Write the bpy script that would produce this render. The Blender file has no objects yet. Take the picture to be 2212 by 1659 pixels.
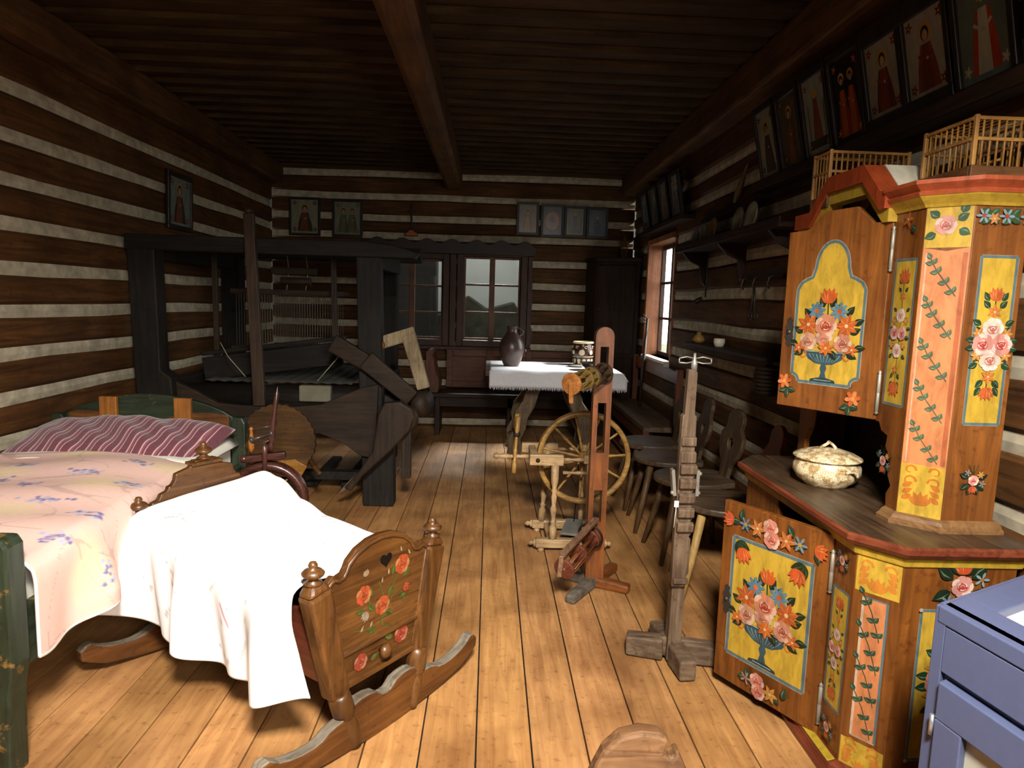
import bpy, bmesh, math, random
from mathutils import Vector as V3, Matrix
random.seed(7)
PI = math.pi
S = bpy.context.scene
COL = S.collection
MATS = {}
ROOTM = {}

def lin(h, k=1.0):
    h = h.lstrip('#'); r = []
    for i in (0, 2, 4):
        v = int(h[i:i+2], 16)/255.0
        r.append((v/12.92 if v <= .04045 else ((v+.055)/1.055)**2.4)*k)
    return (r[0], r[1], r[2], 1.0)

# ---------------------------------------------------------------- materials
def new_mat(name):
    m = bpy.data.materials.new(name); m.use_nodes = True
    nt = m.node_tree; nt.nodes.clear()
    out = nt.nodes.new('ShaderNodeOutputMaterial'); b = nt.nodes.new('ShaderNodeBsdfPrincipled')
    nt.links.new(b.outputs[0], out.inputs[0])
    return m, nt, b

def nd(nt, t, **k):
    n = nt.nodes.new(t)
    for a, v in k.items(): setattr(n, a, v)
    return n

def ramp(nt, fac, stops):
    r = nd(nt, 'ShaderNodeValToRGB')
    e = r.color_ramp.elements
    while len(e) < len(stops): e.new(.5)
    for i, (p, c) in enumerate(stops): e[i].position = p; e[i].color = c
    nt.links.new(fac, r.inputs[0]); return r

def noise(nt, vec, scale, detail=4, dist=0, rough=.55):
    n = nd(nt, 'ShaderNodeTexNoise'); n.inputs['Scale'].default_value = scale
    n.inputs['Detail'].default_value = detail; n.inputs['Distortion'].default_value = dist
    n.inputs['Roughness'].default_value = rough
    if vec: nt.links.new(vec, n.inputs['Vector'])
    return n

def mapping(nt, sc, coord='Object'):
    t = nd(nt, 'ShaderNodeTexCoord'); m = nd(nt, 'ShaderNodeMapping')
    m.inputs['Scale'].default_value = sc; nt.links.new(t.outputs[coord], m.inputs['Vector'])
    return m.outputs[0]

def mul(nt, a, b, fac=1.0, mode='MULTIPLY'):
    x = nd(nt, 'ShaderNodeMix', data_type='RGBA', blend_type=mode)
    x.inputs['Factor'].default_value = fac
    nt.links.new(a, x.inputs['A']); nt.links.new(b, x.inputs['B'])
    return x.outputs['Result']

def bump(nt, b, h, s, d=.01):
    u = nd(nt, 'ShaderNodeBump'); u.inputs['Strength'].default_value = s; u.inputs['Distance'].default_value = d
    nt.links.new(h, u.inputs['Height']); nt.links.new(u.outputs[0], b.inputs['Normal'])

def wood(name, dark, light, ax='z', rough=.5, sc=1.0, spec=.35, attr=False, worn=None):
    """stretched grain along axis ax, mottled by a large noise; attr multiplies a per-board tint"""
    key = (name, ax)
    if key in MATS: return MATS[key]
    m, nt, b = new_mat(name if ax == 'z' else name+' along '+ax)
    s = {'x': (1.2, 16, 16), 'y': (16, 1.2, 16), 'z': (16, 16, 1.2)}[ax]
    v = mapping(nt, tuple(q*sc for q in s))
    g = noise(nt, v, 2.4, 6, 1.2)
    r = ramp(nt, g.outputs[0], [(.30, lin(dark)), (.70, lin(light))])
    v2 = mapping(nt, (2.2*sc,)*3)
    l = noise(nt, v2, 1.7, 4, .4)
    r2 = ramp(nt, l.outputs[0], [(.28, (.50, .45, .42, 1)), (.62, (1, 1, 1, 1))])
    c = mul(nt, r.outputs[0], r2.outputs[0])
    sp = noise(nt, mapping(nt, (30*sc,)*3), 1.5, 3, 0, .6); r3 = ramp(nt, sp.outputs[0], [(.30, (.55, .5, .48, 1)), (.42, (1, 1, 1, 1))]); c = mul(nt, c, r3.outputs[0], .7)
    if worn:
        w = noise(nt, mapping(nt, (5*sc,)*3), 2.0, 6, .2, .7)
        wr = ramp(nt, w.outputs[0], [(.59, (0, 0, 0, 1)), (.68, (1, 1, 1, 1))])
        x = nd(nt, 'ShaderNodeMix', data_type='RGBA'); nt.links.new(wr.outputs[0], x.inputs['Factor'])
        nt.links.new(c, x.inputs['A']); x.inputs['B'].default_value = lin(worn); c = x.outputs['Result']
    if attr:
        a = nd(nt, 'ShaderNodeAttribute', attribute_name='Col')
        c = mul(nt, c, a.outputs['Color'])
    nt.links.new(c, b.inputs['Base Color'])
    b.inputs['Roughness'].default_value = rough; b.inputs['Specular IOR Level'].default_value = spec
    bump(nt, b, g.outputs[0], .25, .004)
    MATS[key] = m; return m

def plain(name, col, rough=.5, metal=0.0, var=.25, sc=9.0, spec=.4, bmp=0.0):
    if name in MATS: return MATS[name]
    m, nt, b = new_mat(name)
    n = noise(nt, mapping(nt, (sc,)*3), 1.5, 5)
    c = lin(col); d = tuple(q*(1-var) for q in c[:3])+(1,); e = tuple(min(1, q*(1+var*.6)) for q in c[:3])+(1,)
    r = ramp(nt, n.outputs[0], [(.3, d), (.7, e)])
    nt.links.new(r.outputs[0], b.inputs['Base Color'])
    b.inputs['Roughness'].default_value = rough; b.inputs['Metallic'].default_value = metal
    b.inputs['Specular IOR Level'].default_value = spec
    if bmp: bump(nt, b, n.outputs[0], bmp, .004)
    MATS[name] = m; return m

def painted(name='oil paint', rough=.42, grime=.35, sc=14.0, spec=.4):
    """flat paint whose colour sits on the mesh, with brushy mottling"""
    if name in MATS: return MATS[name]
    m, nt, b = new_mat(name)
    a = nd(nt, 'ShaderNodeAttribute', attribute_name='Col')
    n = noise(nt, mapping(nt, (sc, sc, sc*.35)), 1.6, 7, .6, .65)
    r = ramp(nt, n.outputs[0], [(.32, (1-grime,)*3+(1,)), (.6, (1, 1, 1, 1))])
    nt.links.new(mul(nt, a.outputs['Color'], r.outputs[0]), b.inputs['Base Color'])
    b.inputs['Roughness'].default_value = rough; b.inputs['Specular IOR Level'].default_value = spec
    bump(nt, b, n.outputs[0], .12, .003)
    MATS[name] = m; return m

# ---------------------------------------------------------------- mesh builder
class MB:
    def __init__(s): s.v = []; s.f = []; s.m = []; s.c = []; s.s = []; s.mi = 0; s.col = (1, 1, 1, 1); s.sm = False
    def add(s, vs, fs, sm=None):
        b = len(s.v); s.v += [V3(p) for p in vs]
        for f in fs:
            s.f.append([b+i for i in f]); s.m.append(s.mi); s.c.append(s.col); s.s.append(s.sm if sm is None else sm)
        return s
    def box(s, lo, hi, M=None):
        x0, y0, z0 = lo; x1, y1, z1 = hi
        vs = [V3(p) for p in ((x0,y0,z0),(x1,y0,z0),(x1,y1,z0),(x0,y1,z0),(x0,y0,z1),(x1,y0,z1),(x1,y1,z1),(x0,y1,z1))]
        if M: vs = [M @ p for p in vs]
        return s.add(vs, [(0,3,2,1),(4,5,6,7),(0,1,5,4),(1,2,6,5),(2,3,7,6),(3,0,4,7)], False)
    def bar(s, a, b, w, h=None, up=(0,0,1), w2=None, h2=None):
        """rectangular bar from a to b; w across, h along up"""
        a = V3(a); b = V3(b); h = h or w; w2 = w2 or w; h2 = h2 or h
        d = (b-a).normalized(); u = V3(up)
        if abs(d.dot(u)) > .98: u = V3((0,1,0)) if abs(d.y) < .9 else V3((1,0,0))
        r = d.cross(u).normalized(); u = r.cross(d).normalized()
        vs = []
        for p, ww, hh in ((a, w, h), (b, w2, h2)):
            vs += [p-r*ww/2-u*hh/2, p+r*ww/2-u*hh/2, p+r*ww/2+u*hh/2, p-r*ww/2+u*hh/2]
        return s.add(vs, [(3,2,1,0),(4,5,6,7),(0,1,5,4),(1,2,6,5),(2,3,7,6),(3,0,4,7)], False)
    def prism(s, poly, O, U, W, N, t, sm=False):
        """2-D outline in plane O+u*U+v*W, thickness t along N"""
        O = V3(O); U = V3(U); W = V3(W); N = V3(N); n = len(poly)
        a = [O+U*p[0]+W*p[1] for p in poly]; vs = a+[p+N*t for p in a]
        flip = U.cross(W).dot(N)*t < 0
        area = sum(poly[i][0]*poly[(i+1) % n][1]-poly[(i+1) % n][0]*poly[i][1] for i in range(n))
        if (area < 0): flip = not flip
        b, tp = list(range(n)), list(range(n, 2*n))
        fs = [b[::-1], tp]
        if flip: fs = [b, tp[::-1]]
        s.add(vs, fs, False)
        sd = [(i, (i+1) % n, n+(i+1) % n, n+i) for i in range(n)]
        if flip: sd = [q[::-1] for q in sd]
        base = len(s.v)-2*n
        for f in sd:
            s.f.append([base+i for i in f]); s.m.append(s.mi); s.c.append(s.col); s.s.append(sm)
        return s
    def tube(s, pts, r, n=10, cap=True):
        pts = [V3(p) for p in pts]; k = len(pts)
        rs = r if isinstance(r, (list, tuple)) else [r]*k
        prev = None; vs = []
        for i, p in enumerate(pts):
            t = (pts[min(i+1, k-1)]-pts[max(i-1, 0)]).normalized()
            if prev is None:
                u = V3((0,0,1)) if abs(t.z) < .9 else V3((1,0,0))
                x = t.cross(u).normalized()
            else: x = (prev-t*prev.dot(t)).normalized()
            prev = x; y = t.cross(x)
            vs += [p+(x*math.cos(2*PI*j/n)+y*math.sin(2*PI*j/n))*rs[i] for j in range(n)]
        fs = [(i*n+j, i*n+(j+1) % n, (i+1)*n+(j+1) % n, (i+1)*n+j) for i in range(k-1) for j in range(n)]
        s.add(vs, fs, True)
        if cap:
            b = len(s.v)-k*n
            for f in ([b+j for j in range(n)][::-1], [b+(k-1)*n+j for j in range(n)]):
                s.f.append(f); s.m.append(s.mi); s.c.append(s.col); s.s.append(False)
        return s
    def lathe(s, prof, O=(0,0,0), Z=(0,0,1), n=20, cap=True):
        """prof: (radius, height) pairs along axis Z from O"""
        O = V3(O); Z = V3(Z).normalized()
        x = Z.cross(V3((0,0,1)) if abs(Z.z) < .9 else V3((1,0,0))).normalized(); y = Z.cross(x)
        k = len(prof); vs = []
        for r, h in prof:
            vs += [O+Z*h+(x*math.cos(2*PI*j/n)+y*math.sin(2*PI*j/n))*r for j in range(n)]
        fs = [(i*n+j, i*n+(j+1) % n, (i+1)*n+(j+1) % n, (i+1)*n+j) for i in range(k-1) for j in range(n)]
        s.add(vs, fs, True)
        if cap:
            b = len(s.v)-k*n
            for q, f in ((prof[0], [b+j for j in range(n)][::-1]), (prof[-1], [b+(k-1)*n+j for j in range(n)])):
                if q[0] > 1e-4: s.f.append(f); s.m.append(s.mi); s.c.append(s.col); s.s.append(False)
        return s
    def grid(s, fn, nu, nv, closed=False):
        vs = [fn(i/nu, j/nv) for i in range(nu+1) for j in range(nv+1)]
        fs = [(i*(nv+1)+j, (i+1)*(nv+1)+j, (i+1)*(nv+1)+j+1, i*(nv+1)+j+1) for i in range(nu) for j in range(nv)]
        return s.add(vs, fs, True)
    def ring(s, outer, inner, O, U, W, N, t):
        """plate with a hole: two outlines of equal count"""
        O = V3(O); U = V3(U); W = V3(W); N = V3(N)*t; n = len(outer)
        P = lambda p: O+U*p[0]+W*p[1]
        vs = [P(p) for p in outer]+[P(p) for p in inner]+[P(p)+N for p in outer]+[P(p)+N for p in inner]
        fs = []
        for i in range(n):
            j = (i+1) % n
            fs += [(i, n+i, n+j, j), (2*n+i, 2*n+j, 3*n+j, 3*n+i), (i, j, 2*n+j, 2*n+i), (n+i, 3*n+i, 3*n+j, n+j)]
        return s.add(vs, fs, False)
    def torus(s, O, Nn, R, r, n=40, m=8, squash=1.0):
        O = V3(O); Z = V3(Nn).normalized()
        x = Z.cross(V3((0,0,1)) if abs(Z.z) < .9 else V3((1,0,0))).normalized(); y = Z.cross(x)
        vs = []
        for i in range(n):
            a = 2*PI*i/n; d = x*math.cos(a)+y*math.sin(a)
            for j in range(m):
                b = 2*PI*j/m+PI/m; vs.append(O+d*(R+r*math.cos(b))+Z*r*squash*math.sin(b))
        fs = [(i*m+j, ((i+1) % n)*m+j, ((i+1) % n)*m+(j+1) % m, i*m+(j+1) % m) for i in range(n) for j in range(m)]
        return s.add(vs, fs, True)
    def build_each(s, name, mats, parent=None, **k):
        """one object per loose piece"""
        par = list(range(len(s.v)))
        def find(i):
            while par[i] != i: par[i] = par[par[i]]; i = par[i]
            return i
        for f in s.f:
            for i in f[1:]: par[find(i)] = find(f[0])
        groups = {}
        for n, f in enumerate(s.f): groups.setdefault(find(f[0]), []).append(n)
        out = []
        for fs in groups.values():
            m = MB(); ix = {}
            for n in fs:
                for i in s.f[n]:
                    if i not in ix: ix[i] = len(m.v); m.v.append(s.v[i])
                m.f.append([ix[i] for i in s.f[n]]); m.m.append(s.m[n]); m.c.append(s.c[n]); m.s.append(s.s[n])
            out.append(m.build(name, mats, parent, **k))
        return out
    def build(s, name, mats, parent=None, world=True, bevel=0, sub=0, solid=0, fix=False, vcol=None):
        me = bpy.data.meshes.new(name)
        vs = s.v
        r = parent
        while r is not None and r.name not in ROOTM: r = r.parent
        if world and r is not None:
            inv = ROOTM[r.name].inverted(); vs = [inv @ p for p in vs]
        me.from_pydata([tuple(p) for p in vs], [], s.f)
        if not isinstance(mats, (list, tuple)): mats = [mats]
        for m in mats: me.materials.append(m)
        me.polygons.foreach_set('material_index', s.m); me.polygons.foreach_set('use_smooth', s.s)
        if vcol:
            at = me.attributes.new('Col', 'FLOAT_COLOR', 'POINT')
            at.data.foreach_set('color', [q for c in vcol for q in c])
        elif any(c != (1, 1, 1, 1) for c in s.c):
            at = me.attributes.new('Col', 'FLOAT_COLOR', 'CORNER'); buf = []
            for f, c in zip(s.f, s.c): buf += list(c)*len(f)
            at.data.foreach_set('color', buf)
        if fix:
            bm = bmesh.new(); bm.from_mesh(me); bmesh.ops.recalc_face_normals(bm, faces=bm.faces); bm.to_mesh(me); bm.free()
        me.update()
        o = bpy.data.objects.new(name, me); COL.objects.link(o)
        if parent is not None: o.parent = parent
        if solid:
            q = o.modifiers.new('thickness', 'SOLIDIFY'); q.thickness = solid; q.offset = 0
        if bevel:
            q = o.modifiers.new('worn edges', 'BEVEL'); q.width = bevel; q.segments = 2; q.limit_method = 'ANGLE'; q.angle_limit = .7
            q.use_clamp_overlap = True
        if sub:
            q = o.modifiers.new('smooth', 'SUBSURF'); q.levels = sub; q.render_levels = sub
        return o

def tag(o, label, cat, group=None):
    o['label'] = label; o['category'] = cat
    if group: o['group'] = group
    return o
def thing(name, label, cat, loc=(0,0,0), rz=0.0, group=None):
    o = bpy.data.objects.new(name, None); o.empty_display_size = .1; COL.objects.link(o)
    o.location = loc; o.rotation_euler = (0, 0, rz)
    ROOTM[o.name] = Matrix.Translation(loc) @ Matrix.Rotation(rz, 4, 'Z')
    return tag(o, label, cat, group)
def struct(o): o['kind'] = 'structure'; return o
def copy_thing(o, loc, rz, label, group=None):
    def cp(a, par):
        b = a.copy(); COL.objects.link(b)
        if par is not None: b.parent = par
        for ch in list(a.children): cp(ch, b)
        return b
    r = cp(o, None); r.location = loc; r.rotation_euler = (0, 0, rz); r['label'] = label
    if group: r['group'] = group
    return r
def lerp(a, b, t): return a+(b-a)*t
def interp(xs, ys, x):
    if x <= xs[0]: return ys[0]
    for i in range(len(xs)-1):
        if x <= xs[i+1]:
            t = (x-xs[i])/(xs[i+1]-xs[i]); t = t*t*(3-2*t); return lerp(ys[i], ys[i+1], t)
    return ys[-1]
def arc(cx, cy, r, a0, a1, n, ry=None):
    ry = ry or r
    return [(cx+r*math.cos(lerp(a0, a1, i/n)), cy+ry*math.sin(lerp(a0, a1, i/n))) for i in range(n+1)]
X, Yv, Z = V3((1,0,0)), V3((0,1,0)), V3((0,0,1))

# ---------------------------------------------------------------- brushwork: flat painted motifs on a plane
class Paint:
    """polygons of paint lying on the plane O + u*U + v*W, built up in very thin coats along N"""
    def __init__(s, mb, O, U, W, N, base=.0006, step=.00007):
        s.mb = mb; s.O = V3(O); s.U = V3(U); s.W = V3(W); s.N = V3(N); s.h = base; s.st = step; s.k = .64
    def poly(s, pts, col):
        mb = s.mb; mb.col = col if isinstance(col, tuple) else lin(col, s.k)
        area = sum(pts[i][0]*pts[(i+1) % len(pts)][1]-pts[(i+1) % len(pts)][0]*pts[i][1] for i in range(len(pts)))
        if (area < 0) != (s.U.cross(s.W).dot(s.N) < 0): pts = pts[::-1]
        mb.add([s.O+s.U*p[0]+s.W*p[1]+s.N*s.h for p in pts], [tuple(range(len(pts)))], False); s.h += 8e-6
    def up(s, k=1): s.h += s.st*k
    def ell(s, u, v, a, b, ang, col, n=10):
        c, d = math.cos(ang), math.sin(ang)
        s.poly([(u+a*math.cos(t)*c-b*math.sin(t)*d, v+a*math.cos(t)*d+b*math.sin(t)*c) for t in (2*PI*i/n for i in range(n))], col)
    def leaf(s, u, v, L, w, ang, col='24442c', mid='7c9470'):
        c, d = math.cos(ang), math.sin(ang)
        T = lambda x, y: (u+x*c-y*d, v+x*d+y*c)
        up_ = [(L*t, w*math.sin(PI*t**.8)) for t in (0, .2, .4, .6, .8, 1)]
        s.poly([T(x, y) for x, y in up_]+[T(x, -y) for x, y in up_[-2:0:-1]], col)
        s.up()
        if mid: s.poly([T(L*.1, w*.1), T(L*.5, w*.55), T(L*.85, w*.2), T(L*.5, w*.25)], mid)
        s.up(-1)
    def stroke(s, pts, w, col, w2=None):
        n = len(pts); a = []; b = []
        for i, p in enumerate(pts):
            q = pts[min(i+1, n-1)]; o = pts[max(i-1, 0)]
            dx, dy = q[0]-o[0], q[1]-o[1]; l = math.hypot(dx, dy) or 1
            ww = lerp(w, w2 if w2 is not None else w, i/(n-1))/2
            a.append((p[0]-dy/l*ww, p[1]+dx/l*ww)); b.append((p[0]+dy/l*ww, p[1]-dx/l*ww))
        for i in range(n-1): s.poly([a[i], a[i+1], b[i+1], b[i]], col)
    def daisy(s, u, v, r, n, col, ctr, rot=0, w=.32, shade=None):
        for i in range(n):
            a = rot+2*PI*i/n
            s.ell(u+math.cos(a)*r*.6, v+math.sin(a)*r*.6, r*.42, r*w*.55, a, shade if shade and i % 2 else col, 8)
        s.up(); s.ell(u, v, r*.27, r*.27, 0, ctr, 8); s.up()
    def star(s, u, v, r, n, col, hi, rot=0, ctr='f0c890'):
        for i in range(n):
            a = rot+2*PI*i/n; s.leaf(u, v, r, r*.24, a, col, hi)
        s.up(2); s.ell(u, v, r*.16, r*.16, 0, ctr, 7); s.up()
    def rose(s, u, v, r, c1='e0a090', c2='c05848', c3='f4d8c8', rot=0):
        for i in range(7):
            a = rot+2*PI*i/7; s.ell(u+math.cos(a)*r*.62, v+math.sin(a)*r*.62, r*.42, r*.34, a+PI/2, c1 if i % 3 else c3, 8)
        s.up(); s.ell(u, v, r*.62, r*.58, 0, c1, 12); s.up(); s.ell(u, v-r*.05, r*.46, r*.4, 0, c2, 12); s.up()
        for k in range(3):
            a0 = rot+k*2.1
            s.stroke([(u+r*.36*math.cos(a0+t), v+r*.32*math.sin(a0+t)) for t in (0, .5, 1, 1.5)], r*.13, c3, r*.04)
        s.stroke([(u+r*.16*math.cos(t), v+r*.15*math.sin(t)) for t in (0, .8, 1.6, 2.6, 3.4)], r*.1, c1)
        s.up()
    def tulip(s, u, v, r, ang, col='d8622a', hi='f0a060'):
        for da, k in ((-.7, .85), (.7, .85), (-.35, 1), (.35, 1), (0, .95)):
            s.leaf(u, v, r*k, r*.2, ang+da, col, hi); s.up()
    def outline(s, pts, w, col, closed=True, hi=None):
        q = pts+[pts[0]] if closed else pts
        for i in range(len(q)-1): s.stroke([q[i], q[i+1]], w, col)
        for p in q: s.ell(p[0], p[1], w/2, w/2, 0, col, 6)
        if hi:
            s.up(); n = len(q)
            for i in range(n-1):
                (x0, y0), (x1, y1) = q[i], q[i+1]; l = math.hypot(x1-x0, y1-y0) or 1
                ox, oy = (y1-y0)/l*w*.55, -(x1-x0)/l*w*.55
                s.stroke([(x0+ox, y0+oy), (x1+ox, y1+oy)], w*.28, hi)
        s.up()
    def urn(s, u, v, w, h):
        """footed bowl, rim at v, foot at v-h"""
        c, d, l = '3c5a62', '2a4048', '8fa8a8'
        bowl = [(-.5, 0), (-.47, -.1), (-.38, -.26), (-.2, -.4), (0, -.44), (.2, -.4), (.38, -.26), (.47, -.1), (.5, 0)]
        s.poly([(u+x*w, v+y*h) for x, y in bowl], c); s.up()
        s.poly([(u-.5*w, v), (u-.46*w, v-.07*h), (u+.46*w, v-.07*h), (u+.5*w, v)], d)
        s.poly([(u-.05*w, v-.42*h), (u+.05*w, v-.42*h), (u+.08*w, v-.55*h), (u+.045*w, v-.68*h), (u+.08*w, v-.86*h), (u-.08*w, v-.86*h), (u-.045*w, v-.68*h), (u-.08*w, v-.55*h)], c)
        s.poly([(u-.3*w, v-h), (u-.28*w, v-.92*h), (u-.1*w, v-.86*h), (u+.1*w, v-.86*h), (u+.28*w, v-.92*h), (u+.3*w, v-h)], d); s.up()
        for k in range(-4, 5): s.stroke([(u+k*.09*w, v-.1*h), (u+k*.075*w, v-.22*h), (u+k*.045*w, v-.36*h)], w*.018, l, w*.006)
        s.stroke([(u-.45*w, v-.02*h), (u+.45*w, v-.02*h)], w*.02, l)
        s.stroke([(u-.2*w, v-.94*h), (u+.2*w, v-.94*h)], w*.02, l); s.up()
        for sg in (-1, 1):
            s.outline([(u+sg*(.5+.07*math.cos(t))*w, v+(-.12+.13*math.sin(t))*h) for t in (2*PI*i/8 for i in range(8))], w*.03, 'd8762c')
    def bouquet(s, u, v, w, h):
        """flowers rising out of a bowl whose rim centre is u,v"""
        L = lambda x, y, a, k=.20: s.leaf(u+x*w, v+y*h, k*w, k*w*.3, a, '1e3020', '5c7450')
        for x, y, a in ((-.42, .3, 2.6), (.42, .32, .5), (-.5, .12, 3), (.5, .1, .1), (-.3, .55, 2.2), (.34, .6, .9), (-.15, .62, 1.9), (.16, .62, 1.2), (.05, .72, 1.1), (-.06, .72, 2.0), (-.38, .02, 3.6), (.38, .02, -.4), (.1, .05, -1), (-.12, .4, 2), (.2, .42, .7), (.46, .47, .4)): L(x, y, a)
        s.stroke([(u, v+.4*h), (u+.01*w, v+.6*h), (u, v+.82*h)], w*.02, '2c3a20'); s.up(2)
        s.tulip(u, v+.78*h, .26*h, PI/2)
        s.daisy(u-.19*w, v+.66*h, .16*w, 9, '5f8aa0', 'e0703a', .2); s.daisy(u+.21*w, v+.66*h, .16*w, 9, '6a92a6', 'd8622a', 0)
        s.star(u-.33*w, v+.44*h, .21*w, 7, 'c8602a', 'd88c50'); s.star(u+.35*w, v+.44*h, .21*w, 7, 'c8602a', 'd88c50', .4)
        s.rose(u-.31*w, v+.17*h, .17*w, 'd09878', 'a86048', 'e4c0a0'); s.rose(u+.31*w, v+.17*h, .17*w, 'd08c70', 'a85840', 'e4bca0')
        s.star(u-.47*w, v+.06*h, .12*w, 5, 'd06a30', 'f0a060'); s.star(u+.48*w, v+.08*h, .12*w, 5, 'd06a30', 'f0a060')
        s.rose(u-.02*w, v+.24*h, .16*w, 'd0987c', 'b87058', 'e4c0a4'); s.rose(u, v+.43*h, .21*w, 'd88c6c', 'b04430', 'ecc0a4'); s.star(u+.03*w, v+.08*h, .15*w, 7, 'd8702c', 'e8a060', .3)
    def column(s, u, v, w, h):
        """tall symmetrical spray, centre u,v"""
        s.stroke([(u, v-.42*h), (u, v+.42*h)], w*.03, '3c4a2c'); s.up()
        for sg in (1, -1):
            for x, y, a in ((.12, .3, .8), (.3, .16, .5), (.4, .03, .1), (.26, .08, .9), (.16, .36, 1.0)):
                for m in (1, -1): s.leaf(u+m*x*w, v+sg*y*h, .26*w, .08*w, (a if m > 0 else PI-a)*sg)
            s.up()
            s.tulip(u, v+sg*.36*h, .12*h, sg*PI/2, 'd06430'); s.star(u, v+sg*.27*h, .2*w, 6, 'd07a34', 'f0b070', .5)
            s.rose(u, v+sg*.13*h, .30*w, 'ecd0bc', 'c87868', 'f8ece0', sg)
            for m in (1, -1): s.star(u+m*.36*w, v+sg*.09*h, .17*w, 6, 'd08a3c', 'f0c080')
        for m in (1, -1): s.rose(u+m*.24*w, v, .29*w, 'e0988a', 'c04a44', 'f4d4c8', m)
    def spray(s, u, v, w, flip=1, rot=0):
        """small bunch with one rose and blue blossoms"""
        for a in (2.5, .7, 3.6, -.4, 1.9, 1.2): s.leaf(u+.2*w*math.cos(a), v+flip*.2*w*math.sin(a), .34*w, .1*w, a*flip, '20301f', '70886a')
        for k in (-.2, 0, .15): s.stroke([(u, v-flip*.2*w), (u+k*w, v-flip*.55*w)], .02*w, '2c3a20')
        s.up(2)
        s.tulip(u, v+flip*.2*w, .28*w, flip*PI/2, 'c8542c', 'e8905c')
        s.daisy(u+.32*w, v+flip*.12*w, .13*w, 5, '8ea6ac', 'b87838'); s.daisy(u-.22*w, v-flip*.26*w, .12*w, 5, '7c9cac', 'b87838')
        s.star(u+.24*w, v-flip*.2*w, .15*w, 6, 'c88a3a', 'ecc080'); s.rose(u, v, .2*w, 'e0a094', 'bc4644')
    def vine(s, path, n, ls, col='34523c', mid='86a08a'):
        """leafy twig along a path of points"""
        s.stroke(path, ls*.1, col); m = len(path)-1
        for i in range(n):
            t = (i+.4)/n*m; k = min(int(t), m-1); f = t-k
            u = lerp(path[k][0], path[k+1][0], f); v = lerp(path[k][1], path[k+1][1], f)
            a = math.atan2(path[k+1][1]-path[k][1], path[k+1][0]-path[k][0])
            s.leaf(u, v, ls, ls*.33, a+.95, col, mid); s.leaf(u, v, ls*.9, ls*.3, a-.9, col, mid)
        s.leaf(path[-1][0], path[-1][1], ls, ls*.33, math.atan2(path[-1][1]-path[-2][1], path[-1][0]-path[-2][0]), col, mid); s.up(2)
    def scrolls(s, u, v, w, h, col='d88a34'):
        """orange acanthus on a yellow field"""
        for m in (1, -1):
            for y, r in ((.36, .15), (.1, .17)):
                s.stroke([(u+m*(.3*w-r*w*math.cos(t)*(1-t/9)), v+y*h+r*w*math.sin(t)*(1-t/9)) for t in (0, .7, 1.4, 2.1, 2.8, 3.5, 4.2, 5)], .07*w, col, .03*w)
            for y in (-.05, -.2, -.34): s.leaf(u+m*.46*w, v+y*h, .3*w, .08*w, PI/2+m*1.0, col, None)
        s.up()
        for a in (-.9, -.45, 0, .45, .9): s.leaf(u, v-.44*h, .34*h, .07*h, PI/2+a, col, None); s.up()
# ================================================================ the room
XL, XR, YB, YF, HC = -2.344, 1.53, 7.37, -1.6, 2.76
floor_m = wood('pine floor boards', '9a6c40', 'be8e58', 'y', .5, .8, .3, attr=True)
log_m = {a: wood('smoke brown log', '38220f', '62401f', a, .7, .7, .2) for a in 'xy'}
plaster = plain('grey clay chinking', 'a89e88', .9, 0, .35, 10, .1, .5)
dark_m = plain('dark void', '120c08', .9, 0, .2)
beam_m = wood('old brown beam', '3e2a14', '684626', 'y', .65, .7, .25)
ceil_m = wood('dark ceiling board', '2c1f0e', '4e371c', 'x', .7, .8, .2)

# floor: boards running into the room, open joints
mb = MB(); mb.mi = 1; mb.box((XL-.3, YF-.3, -.12), (XR+.3, YB+.3, -.02)); mb.mi = 0
x = -.186-.176*13
while x < XR+.1:
    k = random.uniform(.82, 1.12); mb.col = (k, k*random.uniform(.97, 1.02), k*random.uniform(.93, 1.05), 1)
    mb.box((max(x+.0025, XL-.1), YF, -.02), (min(x+.1735, XR+.1), YB+.02, 0)); x += .176
mb.col = (1, 1, 1, 1)
struct(mb.build('floor', [floor_m, dark_m], bevel=.0015))

def log_profile(levels, ztop):
    """(depth, z, is_chink) outline of stacked squared logs with recessed clay joints"""
    out = [(0, -.02, 0)]
    for z in levels:
        out += [(.000, z-.052, 0), (.016, z-.036, 0), (.019, z-.034, 1), (.013, z, 1), (.019, z+.034, 1), (.016, z+.036, 0), (0, z+.05, 0)]
    return out+[(0, ztop, 0)]

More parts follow.
